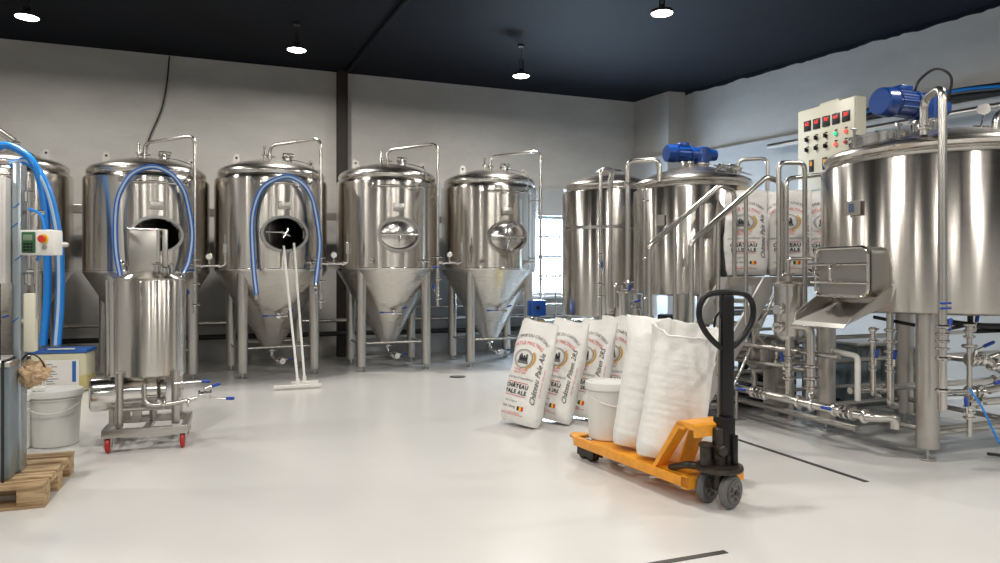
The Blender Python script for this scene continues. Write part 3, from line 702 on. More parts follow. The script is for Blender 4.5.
# jerrycan with blue lid
def jerrycan():
    p = W(-5.16, 8.28); t = thing('jerrycan', 'translucent canister of yellow liquid with blue lid and label', 'canister', (p.x, p.y, 0), -.12)
    bm = bm_new(); box(bm, -.295, .295, -.18, .18, 0, .46, .045); obj('container', bm, 'jerry', t)
    bm = bm_new(); box(bm, -.298, .298, -.184, .184, .02, .22, .04); obj('liquid_level', bm, 'liquid', t)
    bm = bm_new(); box(bm, -.305, .305, -.19, .19, .455, .50, .015); obj('lid', bm, 'bluelid', t)
    bm = bm_new(); box(bm, -.10, .18, -.21, -.19, .50, .515, .004); obj('lid_handle', bm, 'whiteplastic', t)
    bm = bm_new(); box(bm, -.14, .22, -.190, -.184, .06, .38); l = obj('label', bm, 'whiteplastic', t, False)
    bm = bm_new()
    for k in range(9): box(bm, -.12, -.06+.10*random.random(), -.192, -.190, .10+k*.028, .108+k*.028)
    obj('printed_lines', bm, 'grayink', l, False)
    bm = bm_new(); box(bm, .15, .19, -.192, -.190, .12, .36); obj('blue_mark', bm, 'bluelid', l, False)
jerrycan()
p = W(-4.83, 8.45)
bm = bm_new(); lathe(bm, [(0, 0), (.05, 0), (.055, .01), (.055, .05), (.03, .06), (0, .06)], 20)
tag(obj('red_cap', bm, 'red', None, True, (p.x, p.y, 0)), 'small red cap on the floor beside the yellow canister', 'cap')

# ---------------------------------------------------------------- lettering
_tc = {}
def glyphs(txt, size=1.0, bold=0.0, shear=0.0, align='CENTER'):
    key = (txt, bold, shear, align)
    if key not in _tc:
        cu = bpy.data.curves.new('txt', 'FONT'); cu.body = txt; cu.size = 1; cu.align_x = align; cu.align_y = 'CENTER'
        cu.offset = bold; cu.shear = shear; cu.resolution_u = 2; cu.fill_mode = 'FRONT'; cu.space_character = 1.0+bold*5
        o = bpy.data.objects.new('txt', cu); C.objects.link(o)
        dg = bpy.context.evaluated_depsgraph_get(); me = bpy.data.meshes.new_from_object(o.evaluated_get(dg))
        _tc[key] = ([(v.co.x, v.co.y) for v in me.vertices], [tuple(p.vertices) for p in me.polygons])
        bpy.data.objects.remove(o); bpy.data.meshes.remove(me); bpy.data.curves.remove(cu)
    vs, fs = _tc[key]
    return [(x*size, y*size) for x, y in vs], fs
def put(bm, g, fn):
    vs, fs = g; nv = [bm.verts.new(fn(x, y)) for x, y in vs]
    for f in fs:
        try: bm.faces.new([nv[i] for i in f])
        except ValueError: pass

# ---------------------------------------------------------------- printed malt sacks
SW, SD, SH = .43, .20, .92
def sgn(v, e): return math.copysign(abs(v)**e, v)
class Sack:
    def __init__(s, seed, H=SH):
        s.seed = seed; s.H = H
        N = 400; s.tab = [(0.0, -PI/2)]; L = 0; prev = None
        for i in range(N+1):
            ph = -PI/2 + PI*i/N; p = (math.cos(ph), math.sin(ph))
        L = 0; prev = s.raw(-PI/2, .45)
        for i in range(1, N+1):
            ph = -PI/2+PI*i/N; q = s.raw(ph, .45); L += math.hypot(q[0]-prev[0], q[1]-prev[1]); s.tab.append((L, ph)); prev = q
    def raw(s, ph, t):
        e = 2/2.7
        top = max(0, (t-.62)/.38); bot = max(0, (.12-t)/.12)
        d = SD/2*(1-.80*top**1.3)*(1-.38*bot**2); w = SW/2*(1-.02*top)*(1-.10*bot**2)*(1+.02*math.sin(t*9+s.seed))
        return (w*sgn(math.cos(ph), e), d*sgn(math.sin(ph), e))
    def P(s, ph, t, off=0.0):
        x, y = s.raw(ph, t); z = t*s.H
        n = V(x/(SW*SW), y/(SD*SD*.9), 0); n = n.normalized() if n.length > 0 else V(0, -1, 0)
        k = noise.noise(V(x*6, y*6+s.seed*7.3, z*5))*.013 + abs(noise.noise(V(x*16+5, y*9+s.seed, z*13)))*.008
        if t > .86: z += .020*noise.noise(V(x*9, s.seed*3.1, 0))*(t-.86)/.14 + .03*(x/(SW/2))**2*0
        yb = .020*math.sin(x*14+s.seed)*max(0, (t-.7)/.3)
        return V(x, y+yb, z) + n*(k+off)
    def phi(s, a):
        A = abs(a); T = s.tab; lo, hi = 0, len(T)-1
        while hi-lo > 1:
            m = (lo+hi)//2
            if T[m][0] < A: lo = m
            else: hi = m
        f = (A-T[lo][0])/max(1e-9, T[hi][0]-T[lo][0]); ph = T[lo][1]+f*(T[hi][1]-T[lo][1])
        return ph if a >= 0 else -PI-ph
    def S(s, a, z, off=.005):
        return s.P(s.phi(a), z/s.H, off)
    def mesh(s):
        bm = bm_new(); NU, NV = 72, 60; R = []
        for j in range(NV+1):
            t = j/NV; R.append([bm.verts.new(s.P(-PI/2+2*PI*i/NU, t)) for i in range(NU)])
        for a, b in zip(R, R[1:]):
            for i in range(NU): bm.faces.new((a[i], a[(i+1) % NU], b[(i+1) % NU], b[i]))
        bm.faces.new(R[0][::-1]); bm.faces.new(R[-1]); return bm
    def seam(s):
        bm = bm_new(); n = 30; rows = []
        for i in range(n+1):
            x = -SW/2*.97+SW*.97*i/n
            ya = .020*math.sin(x*14+s.seed); zz = s.H + .020*noise.noise(V(x*9, s.seed*3.1, 0))
            rows.append([bm.verts.new((x, ya+dy, zz+dz)) for dy, dz in ((-.004, -.02), (-.003, .022), (.003, .022), (.004, -.02))])
        for a, b in zip(rows, rows[1:]):
            for k in range(4): bm.faces.new((a[k], b[k], b[(k+1) % 4], a[(k+1) % 4]))
        bm.faces.new(rows[0]); bm.faces.new(rows[-1][::-1])
        return bm
def sack_prints(k, kind):
    H = k.H; ink, red, gray, gold, yel = bm_new(), bm_new(), bm_new(), bm_new(), bm_new()
    def arc(bm, txt, size, z, R, bold=.0):
        def fn(x, y):
            a = x/R; return k.S(-.03+(R+y)*math.sin(a), z+(R+y)*math.cos(a)-R)
        put(bm, glyphs(txt, size, bold), fn)
    def line(bm, txt, size, z, a=0, bold=0, shear=0):
        put(bm, glyphs(txt, size, bold, shear), lambda x, y: k.S(a-.03+x, z+y))
    def bar(bm, z, h, w, a=0):
        n = 14
        for i in range(n):
            x0, x1 = a-w/2+w*i/n, a-w/2+w*(i+1)/n
            bm.faces.new([bm.verts.new(k.S(x-.03, zz)) for x, zz in ((x0, z), (x1, z), (x1, z+h), (x0, z+h))])
    AO = -.03
    arc(ink, 'MALTERIE DU CHÂTEAU', .042, H*.865, .34, 0)
    arc(red, 'CASTLE MALTING', .047, H*.785, .34, 0)
    # oval emblem with a castle and a barley ear
    cz = H*.625
    def oval(bm, ra, rb, w, n=36, cx=0):
        for i in range(n):
            a0, a1 = 2*PI*i/n, 2*PI*(i+1)/n
            bm.faces.new([bm.verts.new(k.S(cx-.03+r_*ra*math.cos(a), cz+r_*rb*math.sin(a))) for r_, a in ((1, a0), (1, a1), (1-w, a1), (1-w, a0))])
    oval(ink, .112, .086, .05); oval(ink, .100, .074, .03)
    def rect(bm, x0, x1, z0, z1):
        bm.faces.new([bm.verts.new(k.S(x-.03, z)) for x, z in ((x0, cz+z0), (x1, cz+z0), (x1, cz+z1), (x0, cz+z1))])
    rect(gray, -.065, .065, -.045, -.02); rect(ink, -.055, .055, -.02, .012)
    for x in (-.055, -.03, .0, .03): rect(ink, x, x+.02, .012, .030)
    for x in (-.045, .025): rect(gray, x, x+.022, .026, .046)
    for i in range(9):
        a = -1.1+i*.22; x, z = .124*math.cos(a), .094*math.sin(a)
        gold.faces.new([gold.verts.new(k.S(x-.03+dx, cz+z+dz)) for dx, dz in ((-.006, -.014), (.016, -.004), (.018, .016), (-.002, .010))])
    line(red, 'THE BELGIAN', .028, H*.515, 0, 0); line(red, 'MALTSTERS', .028, H*.485, 0, 0)
    line(gray, 'guarantee of excellence', .034, H*.435, 0, .0, .4)
    bar(red, H*.385, .005, .24); bar(red, H*.255, .005, .24)
    if kind == 'ale': line(ink, 'CHÂTEAU', .052, H*.350, 0, .035); line(ink, 'PALE ALE', .052, H*.293, 0, .035)
    else: line(ink, 'CHÂTEAU', .052, H*.350, 0, .035); line(ink, 'PILSEN 2RS', .044, H*.293, 0, .035)
    line(gray, 'Malt 25 kg net', .026, H*.205, -.03, 0, .3); line(ink, 'Castle Malting', .030, H*.15, -.05, 0, .5)
    for i, b_ in enumerate((ink, yel, red)):
        x0 = .06+i*.022; rectz = (H*.125, H*.165)
        b_.faces.new([b_.verts.new(k.S(x-.03, z)) for x, z in ((x0, rectz[0]), (x0+.022, rectz[0]), (x0+.022, rectz[1]), (x0, rectz[1]))])
    bar(red, H*.075, .004, .26); line(red, 'www . malt from Belgium', .018, H*.095, 0)
    # script along the right-hand side
    txt = 'Château Pale Ale' if kind == 'ale' else 'Château Pilsen 2RS'
    put(ink, glyphs(txt, .066 if kind == 'ale' else .062, .004, .45), lambda x, y: k.S(.165-y, H*.45+x))
    put(red, glyphs('malt  malz  mout  malta  solod', .020), lambda x, y: k.S(.215-y, H*.42+x))
    return (('black_lettering', ink, 'ink'), ('red_lettering', red, 'redink'), ('grey_lettering', gray, 'grayink'), ('barley_ear', gold, 'gold'), ('yellow_stripe', yel, 'yellowp'))
def printed_sack(seed, kind, pos, face, lean, label, group, H=SH, roll=0):
    k = Sack(seed, H)
    t = thing('malt_sack', label, 'sack', pos, 0, group)
    t.rotation_euler = (-math.radians(lean), math.radians(roll), yaw_of(*face)+PI/2)
    obj('sack_body', k.mesh(), 'sack', t); obj('stitched_top', k.seam(), 'sack', t)
    for n_, b_, m_ in sack_prints(k, kind): obj(n_, b_, m_, t, False)
    return t
FG = 'printed malt sacks leaning on the floor'
printed_sack(1, 'ale', tuple(W(.17, 6.30, .022)), (-.70, -.71), 15, 'printed malt sack reading pale ale, nearest of the leaning row', FG, roll=4)
printed_sack(2, 'pils', tuple(W(.47, 6.45, .022)), (-.70, -.71), 15, 'printed malt sack second from the front of the leaning row', FG, roll=4)
printed_sack(3, 'pils', tuple(W(.75, 6.60, .022)), (-.70, -.71), 15, 'printed malt sack third from the front of the leaning row', FG, roll=4)
printed_sack(4, 'pils', tuple(W(1.10, 6.80, .022)), (-.60, -.80), 9, 'printed malt sack partly hidden behind the lidded bucket', FG)
DG = 'printed malt sacks standing on the steel platform'
ZD = 1.34

# ---------------------------------------------------------------- pallet jack and its load
JR = V(1.285, 4.27); JF = V(-.46, .888)
jw = W(JR.x, JR.y); jang = yaw_of(JF.x, JF.y)-PI/2
def pallet_jack():
    t = thing('pallet_jack', 'yellow hand pallet jack carrying white sacks, black loop handle', 'pallet jack', (jw.x, jw.y, 0), jang)
    for s in (-1, 1):
        bm = bm_new(); cx = s*.155
        pts = [(cx-.08, -.02), (cx+.08, -.02), (cx+.08, 1.12), (cx+.055, 1.22), (cx, 1.25), (cx-.055, 1.22), (cx-.08, 1.12)]
        # fork deck with an opening near the tip, and skirts
        box(bm, cx-.08, cx+.08, 0, .98, .150, .162, .002); box(bm, cx-.08, cx-.045, .98, 1.15, .150, .162); box(bm, cx+.045, cx+.08, .98, 1.15, .150, .162)
        prism(bm, [(cx-.08, 1.15), (cx+.08, 1.15), (cx+.055, 1.24), (cx+.02, 1.27), (cx-.02, 1.27), (cx-.055, 1.24)], .140, .162)
        for e in (-1, 1): box(bm, cx+e*.08-.004, cx+e*.08+.004, 0, 1.15, .100, .160, .001)
        fk = obj('fork', bm, 'orange', t)
        for y in (1.02, 1.12):
            bm = bm_new(); cyl(bm, (cx-.035, y-.0, .041), (cx+.035, y, .041), .041, seg=22, cap=.2); obj('roller', bm, 'grease', fk)
        bm = bm_new(); box(bm, cx-.045, cx-.038, .96, 1.16, .03, .13); box(bm, cx+.038, cx+.045, .96, 1.16, .03, .13); obj('roller_bracket', bm, 'grease', fk)
    # frame: sloping load stop, cap and cross plate
    bm = bm_new(); a, b2 = -.235, .165
    def slab(poly, x0, x1):
        mt = Matrix(((0, 0, 1, 0), (1, 0, 0, 0), (0, 1, 0, 0), (0, 0, 0, 1))); prism(bm, poly, x0, x1, mt)
    for x0, x1 in ((a, a+.085), (-.02, .03)):
        slab([(.24, .15), (.27, .15), (.045, .47), (-.03, .47), (-.03, .44), (.02, .44)], x0, x1)
    slab([(.045, .47), (.02, .487), (-.10, .487), (-.12, .475), (-.12, .41), (-.105, .41), (-.105, .45), (.02, .46)], a, .03)
    slab([(.14, .15), (.15, .15), (.03, .42), (.02, .42)], a+.085, -.02)
    slab([(.0, .09), (.0, .16), (-.05, .16), (-.05, .09)], a, .225)
    for x0, x1 in ((a, a+.012), (b2-.012, b2)): slab([(.26, .10), (.26, .162), (-.05, .162), (-.05, .10)], x0, x1)
    obj('frame', bm, 'orange', t, False)
    # steering group (turned)
    sy = -.135; SX = -.065; st = math.radians(-78); Rz = Matrix.Rotation(st, 4, 'Z')
    T = lambda p: V(SX, sy, 0) + (Rz @ Vector(p))
    for s in (-1, 1):
        bm = bm_new(); p, q = T((s*.075-.024, 0, .1)), T((s*.075+.024, 0, .1)); cyl(bm, p, q, .10, seg=40, cap=.12); w = obj('steering_wheel', bm, 'tyre', t)
        bm = bm_new(); d = (q-p).normalized()
        for e in (-1, 1):
            c = T((s*.075+e*.025, 0, .1)); lathe(bm, [(.068, -.002), (.068, .003), (.055, .003), (.055, -.002)], 30, axis_mtx(c, d*e)); cyl(bm, c, c+d*e*.012, .026, seg=18)
            for k in range(6):
                q0 = axis_mtx(c, d*e); u = q0.to_3x3() @ V(math.cos(k*PI/3), math.sin(k*PI/3), 0); cyl(bm, c+u*.02, c+u*.062, .009, seg=8)
        obj('hub', bm, 'hub', w)
    bm = bm_new(); cyl(bm, T((-.12, 0, .1)), T((.12, 0, .1)), .016, seg=12)
    lathe(bm, [(0, .205), (.10, .205), (.135, .212), (.14, .225), (.135, .24), (.09, .245), (0, .245)], 36, Matrix.Translation((SX, sy, 0)))
    cyl(bm, (SX, sy, .10), (SX, sy, .46), .040, seg=20); cyl(bm, (SX-.085, sy+.02, .24), (SX-.085, sy+.02, .36), .034, seg=18); cyl(bm, (SX-.085, sy+.02, .35), (SX-.085, sy+.02, .375), .042, seg=18)
    tube(bm, [V(SX, sy, .22), V(SX-.14, sy+.12, .23), V(SX-.12, sy+.28, .17)], .022, 10, .06); cyl(bm, (SX+.06, sy-.02, .24), (SX+.06, sy-.02, .33), .03, seg=14)
    box(bm, SX-.05, SX+.03, sy-.03, sy+.07, .27, .33, .008); cyl(bm, (SX-.02, sy-.06, .33), (SX-.02, sy+.06, .33), .034, seg=16)
    obj('hydraulic_pump', bm, 'grease', t)
    bm = bm_new(); box(bm, SX-.045+.04, SX+.045+.04, sy-.05, sy+.05, .30, .52, .012); box(bm, SX+.045, SX+.085, sy-.07, sy+.0, .22, .42, .008); obj('handle_hinge', bm, 'blackpaint', t)
    hd = math.radians(-48); Hm = Matrix.Translation((SX+.06, sy, 0)) @ Matrix.Scale(1.0, 4) @ Matrix.Rotation(hd+math.radians(40), 4, 'Z')
    bm = bm_new(); box(bm, -.040, .040, -.022, .022, .46, 1.235, .008, Hm); obj('handle_post', bm, 'blackpaint', t)
    bm = bm_new(); loop = [V(0, 0, .91), V(.06, 0, .945), V(.13, 0, 1.02), V(.168, 0, 1.10), V(.165, 0, 1.185), V(.12, 0, 1.238), V(.04, 0, 1.252), V(-.04, 0, 1.252), V(-.12, 0, 1.238), V(-.165, 0, 1.185), V(-.168, 0, 1.10), V(-.13, 0, 1.02), V(-.06, 0, .945), V(0, 0, .91)]
    tube(bm, [Hm @ V(p.x*1.12, p.y, p.z) for p in smooth_path(loop, 8)], .0175, 12); obj('handle_loop', bm, 'blackpaint', t)
    bm = bm_new(); tube(bm, [Hm @ V(-.05, -.02, 1.15), Hm @ V(-.10, -.03, 1.11), Hm @ V(-.11, -.03, 1.05)], .007, 8, .02); obj('release_lever', bm, 'blackpaint', t)
    obj('lowering_rod', one(cyl, Hm @ V(-.06, .01, .20), Hm @ V(-.048, .0, 1.1), .006, seg=8), 'hub', t)
pallet_jack()
def Jw(x, y, z):   # point in the jack's frame -> room
    c, s = math.cos(jang), math.sin(jang); return (jw.x+c*x-s*y, jw.y+s*x+c*y, z)
def liner_sack(name, seed, pos, H, rx, ry, lean, yaw, label, mouth=True):
    bm = bm_new(); NU, NV = 80, 70; R = []
    def P(u, t, inner=0):
        a = 2*PI*u; top = max(0, (t-.70)/.30); bot = max(0, (.10-t)/.10)
        wx = rx*(1+.04*math.sin(t*4+seed))*(1-.08*bot**2)*(1+.14*top**2) ; wy = ry*(1-.45*bot**1.6)*(1-(.0 if mouth else .62)*top**1.4)*(1-.1*top)
        e = 2/2.4; x, y = wx*sgn(math.cos(a), e), wy*sgn(math.sin(a), e); z = t*H
        d = V(x, y*1.5, 0).normalized()
        k = noise.noise(V(x*3, y*3+seed*3, z*55))*.0035*(1-top) + noise.noise(V(x*4+2, y*4, z*1.8+seed))*.016 + noise.noise(V(math.cos(a)*3.2, math.sin(a)*3.2+seed, z*2.2))*.045*top
        z += (.030*noise.noise(V(math.cos(a)*1.6, math.sin(a)*1.6+seed*2, 1.0)) + .014*noise.noise(V(math.cos(a)*5, math.sin(a)*5, seed)) + (.05*math.sin(a) if mouth else 0))*top
        return V(x, y, z) + d*(k-inner)
    for j in range(NV+1): R.append([bm.verts.new(P(i/NU, j/NV)) for i in range(NU)])
    if mouth:
        for j in range(NV, int(NV*.80), -1): R.append([bm.verts.new(P(i/NU, j/NV, .012)) for i in range(NU)])
    for a, b in zip(R, R[1:]):
        for i in range(NU): bm.faces.new((a[i], a[(i+1) % NU], b[(i+1) % NU], b[i]))
    bm.faces.new(R[0][::-1])
    if not mouth: bm.faces.new(R[-1])
    else: bm.faces.new(R[-1])
    t = thing(name, label, 'sack', pos, 0, 'plain white sacks on the pallet jack')
    t.rotation_euler = (math.radians(lean[0]), math.radians(lean[1]), yaw)
    obj('sack_body', bm, 'poly', t)
    if mouth:
        bm = bm_new()
        prevr = None
        for j, tt in enumerate((1.0, 1.006)):
            pass
        ring = [P(i/NU, 1.0) for i in range(NU)]
        pts = ring + [ring[0]]; tube(bm, pts, .007, 8, caps=False); obj('rolled_rim', bm, 'poly', t)
    return t
cy = -math.radians(20.6)
liner_sack('open_sack', 1.7, Jw(-.07, .30, .172), .84, .205, .13, (-5, 8), cy-.15, 'open-topped plain white sack nearest the jack handle')
liner_sack('closed_sack', 4.2, Jw(-.03, .64, .172), .88, .20, .13, (-2, 10), cy+.1, 'plain white sack between the lidded bucket and open sack', False)
b = bucket('white_bucket', Jw(-.04, 1.0, .163), .155, .40, 'lidded white bucket riding near the fork tips of the jack')
bm = bm_new(); put(bm, glyphs('30 L', .07, .02, .3), lambda x, y: V(.150*math.sin(.9+x/.15), -.150*math.cos(.9+x/.15), .20+y)); obj('black_print', bm, 'ink', b, False)

# ---------------------------------------------------------------- brewing vessels at the right
def vessel(name, X, Y, r, zb, zt, dome, label, legs, group='brewing vessels of the brewhouse', lr=.062, step=True):
    t = thing(name, label, 'vessel', (X, Y, 0), 0, group)
    bm = bm_new(); lathe(bm, [(0, zb), (r-.02, zb), (r, zb+.015), (r, zt-.012), (r-.008, zt), (r-.045, zt+.002)], 96); obj('jacket', bm, 'tank', t)
    k = r
    bm = bm_new(); lathe(bm, [(k-.047, zt), (k-.040, zt+.03), (k-.05, zt+.045), (k-.03, zt+.06), (k-.018, zt+.085), (k-.03, zt+.11), (k-.08, zt+.135), (k*.75, zt+.135+.25*dome), (k*.45, zt+.135+.7*dome), (k*.15, zt+.135+dome*.97), (0, zt+.135+dome)], 96)
    obj('lid', bm, 'lid', t)
    for (lx, ly) in legs:
        lg = obj('leg', one(cyl, (lx-X, ly-Y, .09), (lx-X, ly-Y, zb+.02), lr, seg=28, cap=.05), 'dull', t)
        bm = bm_new(); cyl(bm, (lx-X, ly-Y, .005), (lx-X, ly-Y, .1), .014, seg=10); cyl(bm, (lx-X, ly-Y, 0), (lx-X, ly-Y, .014), .055, seg=20); obj('foot', bm, 'dull', lg)
    return t
def gearmotor(t, p, rz, k=1.0, stub=.12):
    """horizontal blue motor on a steel flange, p is the flange centre on the lid"""
    mt = Matrix.Translation(p) @ Matrix.Rotation(rz, 4, 'Z') @ Matrix.Scale(k, 4)
    bm = bm_new(); z = .22
    def c(a, b, r, r2=None, seg=28): cyl(bm, V(*a), V(*b), r, r2, seg, .1)
    c((-.46, 0, z), (-.36, 0, z), .100, .108); c((-.36, 0, z), (-.33, 0, z), .108, .09); c((-.33, 0, z), (-.16, 0, z), .092); c((-.16, 0, z), (-.13, 0, z), .105)
    for i in range(14):
        a = 2*PI*i/14; u = V(0, math.cos(a), math.sin(a)); cyl(bm, V(-.33, 0, z)+u*.094, V(-.16, 0, z)+u*.094, .006, seg=6)
    box(bm, -.30, -.18, -.05, .05, z+.08, z+.13, .01)
    c((-.13, 0, z), (.0, 0, z), .085, .095); c((0, 0, z-.11), (0, 0, z+.085), .10); c((.0, 0, z), (.20, 0, z), .085, .065); box(bm, -.09, .09, -.09, .09, z-.09, z+.075, .02)
    for v in bm.verts: v.co = mt @ v.co
    o = obj('gearmotor', bm, 'motor', t); o['label'] = 'blue gearmotor'
    bm = bm_new(); cyl(bm, V(0, 0, -stub), V(0, 0, .11), .075, seg=26); cyl(bm, V(0, 0, .09), V(0, 0, .115), .11, seg=30); cyl(bm, V(0, 0, -.01), V(0, 0, .015), .10, seg=30)
    for i in range(4):
        a = PI/4+i*PI/2; cyl(bm, V(.088*math.cos(a), .088*math.sin(a), 0), V(.088*math.cos(a), .088*math.sin(a), .12), .010, seg=8)
    for v in bm.verts: v.co = mt @ v.co
    obj('motor_flange', bm, 'bright', t)
K3 = (5.39, 4.11); K2 = (5.12, 7.05); K1 = (4.90, 8.68)
# big kettle
legs3 = [tuple(W(3.14, 5.14).xy), tuple(W(2.86, 6.14).xy), tuple(W(3.73, 6.47).xy), tuple(W(4.01, 5.47).xy)]
k3 = vessel('brew_kettle', K3[0], K3[1], .88, 1.07, 2.235, .17, 'largest steel brew kettle, at the right with blue motor on top', legs3, lr=.078)
gearmotor(k3, V(.0, .12, 2.52), 0.0, 1.12, .08)
def manway_top(t, cx, cy, cz, r, tilt, rz):
    bm = bm_new(); lathe(bm, [(r, -.06), (r, .05), (r+.02, .05), (r+.02, .07), (r-.015, .07), (r-.015, -.06)], 36, Matrix.Translation((cx, cy, cz)) @ Matrix.Rotation(-.12, 4, 'Y'))
    mf = obj('top_manway', bm, 'bright', t)
    mt = Matrix.Translation((cx, cy, cz+.07)) @ Matrix.Rotation(rz, 4, 'Z') @ Matrix.Translation((r, 0, 0)) @ Matrix.Rotation(tilt, 4, 'Y') @ Matrix.Translation((-r, 0, 0))
    bm = bm_new(); lathe(bm, [(0, .05), (r*.5, .045), (r*.9, .02), (r+.02, .01), (r+.02, -.012), (0, -.012)], 36, mt); ld = obj('manway_cover', bm, 'lid', mf)
    bm = bm_new(); lathe(bm, [(r*.80, -.014), (r*.80, -.03), (r*1.0, -.03), (r*1.0, -.014)], 36, mt); obj('gasket', bm, 'black', ld)
    for a in (0, 1.5, 3.0, 4.5):
        bm = bm_new(); u = V(math.cos(a)*(r+.03), math.sin(a)*(r+.03), 0)+V(cx, cy, cz); cyl(bm, u, u+V(0, 0, .10), .011, seg=8); cyl(bm, u+V(-.03, 0, .10), u+V(.03, 0, .10), .010, seg=8)
        obj('manway_bolt', bm, 'bright', mf)
manway_top(k3, -.52, .12, 2.43, .20, math.radians(-24), PI*.25)
# side manway with tray
bm = bm_new(); RX = -.88
def rrect(y0, y1, z0, z1, r=.06, n=6):
    out = []
    for (cy_, cz_, a0) in ((y1-r, z1-r, 0), (y0+r, z1-r, PI/2), (y0+r, z0+r, PI), (y1-r, z0+r, 1.5*PI)):
        for k in range(n+1): a = a0+PI/2*k/n; out.append((cy_+r*math.cos(a), cz_+r*math.sin(a)))
    return out
YZ = Matrix(((0, 0, 1, 0), (1, 0, 0, 0), (0, 1, 0, 0), (0, 0, 0, 1)))
def frame_loop(bm, o, i, x0, x1):
    rs = [[bm.verts.new((x, y, z)) for y, z in L] for L, x in ((o, x0), (o, x1), (i, x1), (i, x0))]
    n = len(o)
    for k in range(4):
        a, b_ = rs[k], rs[(k+1) % 4]
        for q in range(n): bm.faces.new((a[q], a[(q+1) % n], b_[(q+1) % n], b_[q]))
frame_loop(bm, rrect(-.25, .25, 1.19, 1.57), rrect(-.21, .21, 1.23, 1.53, .04), RX-.13, RX+.12)
mw = obj('side_manway', bm, 'dull', k3)
bm = bm_new(); prism(bm, rrect(-.235, .235, 1.205, 1.555, .05), RX-.155, RX-.135, YZ); dd = obj('manway_door', bm, 'dull', mw)
bm = bm_new(); tube(bm, [V(RX-.17, y, z) for y, z in rrect(-.245, .245, 1.195, 1.565, .06)+[rrect(-.245, .245, 1.195, 1.565, .06)[0]]], .014, 8)
tube(bm, [V(RX-.20, -.27, 1.30), V(RX-.20, .27, 1.30)], .012, 8); tube(bm, [V(RX-.20, -.27, 1.44), V(RX-.20, .30, 1.44)], .012, 8)
tube(bm, [V(RX-.20, .02, 1.30), V(RX-.26, .02, 1.32), V(RX-.26, .02, 1.42), V(RX-.20, .02, 1.44)], .012, 8, .03)
cyl(bm, (RX-.14, .21, 1.37), (RX-.24, .21, 1.37), .020, seg=12); cyl(bm, (RX-.22, .15, 1.34), (RX-.22, .27, 1.40), .012, seg=8)
obj('door_clamps', bm, 'bright', dd)
bm = bm_new()   # discharge tray
def quad(bm, pts, th=.006):
    a = [Vector(p) for p in pts]; n = (a[1]-a[0]).cross(a[2]-a[0]).normalized()*th
    A = [bm.verts.new(p) for p in a]; B = [bm.verts.new(p-n) for p in a]; bm.faces.new(A); bm.faces.new(B[::-1])
    for i in range(len(a)): bm.faces.new((A[i], B[i], B[(i+1) % len(a)], A[(i+1) % len(a)]))
x0, x1, zi, zo = RX+.02, RX-.38, 1.15, 1.0
quad(bm, [(x0, -.27, zi), (x0, .27, zi), (x1, .25, zo), (x1, -.25, zo)])
quad(bm, [(x0, -.27, zi), (x1, -.25, zo), (x1+.03, -.27, zo+.06), (x0, -.29, zi+.13)]); quad(bm, [(x0, .27, zi), (x0, .29, zi+.13), (x1+.03, .27, zo+.06), (x1, .25, zo)])
quad(bm, [(x1, -.25, zo), (x1, .25, zo), (x1-.03, .25, zo-.03), (x1-.03, -.25, zo-.03)])
obj('discharge_tray', bm, 'dull', k3, False)
# name plate on stand-off, facing the aisle
a = math.radians(178); d = V(math.cos(a), math.sin(a), 0); tn = V(-d.y, d.x, 0)
mt = Matrix.Translation(V(0, 0, 1.88)+d*.90) @ d.to_track_quat('Z', 'Y').to_matrix().to_4x4()
bm = bm_new(); box(bm, -.075, .075, -.055, .055, -.005, .005, .002, mt); np_ = obj('name_plate', bm, 'dull', k3, False)
bm = bm_new(); box(bm, -.03, .02, -.035, .035, .005, .008, 0, mt); obj('plate_emblem', bm, mat('plate_blue', (.06, .10, .17), .4), np_, False)
# pipes on top and down the front of the kettle
def lp(R_, Z_, z_, K): v = W(R_, Z_, z_); return V(v.x-K[0], v.y-K[1], z_)
bm = bm_new(); A = lp(3.10, 5.12, 2.38, K3); B = lp(3.10, 5.12, 2.64, K3); D = lp(3.06, 4.84, 2.66, K3); E = lp(3.06, 4.84, .42, K3)
tube(bm, [A, B, D, E], .028, 16, .09); fp = obj('front_pipe', bm, 'pipe', k3)
for z in (1.0, .78, .56): clamp(fp, (D.x, D.y, z), (0, 0, 1), .048, 'pipe_clamp')
clamp(fp, A+V(0, 0, .05), (0, 0, 1), .05, 'pipe_clamp')
valve(k3, (D.x, D.y, .90), (0, 0, 1), (1, .2, 0), .034, .12, .16, 'front_valve')
bm = bm_new(); box(bm, D.x-.05, D.x+.05, D.y-.03, D.y-.015, 1.12, 1.135, .003); box(bm, D.x-.05, D.x+.05, D.y-.03, D.y-.015, 1.155, 1.17, .003); obj('blue_bands', bm, 'blue', fp)
bm = bm_new(); tube(bm, [V(.02, -.45, 2.42), V(.02, -.45, 2.58), V(.30, -.5, 2.66), V(.75, -.45, 2.66), V(1.2, -.45, 2.66)], .030, 14, .10); obj('vapour_pipe', bm, 'pipe', k3)
for s, (x, y) in enumerate(((-.28, .35), (.30, -.10))):
    mt = Matrix.Translation((x, y, 2.42)) @ Matrix.Rotation(PI/2, 4, 'X'); bm = bm_new(); prism(bm, [(-.07, 0), (.07, 0), (.03, .17), (-.03, .17)], -.008, .008, mt); obj('lifting_lug', bm, 'dull', k3, False)
bm = bm_new(); cyl(bm, (.18, -.22, 2.42), (.18, -.22, 2.52), .05, seg=20); cyl(bm, (.18, -.22, 2.52), (.18, -.22, 2.54), .07, seg=22); tube(bm, smooth_path([V(.18, -.22, 2.54), V(.2, -.24, 2.66), V(.12, -.28, 2.7)], 6), .007, 8)
mt = axis_mtx((.10, -.30, 2.66), W(-.5, -.85)); lathe(bm, [(0, 0), (.045, 0), (.045, .015), (0, .015)], 20, mt); obj('sight_light', bm, 'bright', k3)
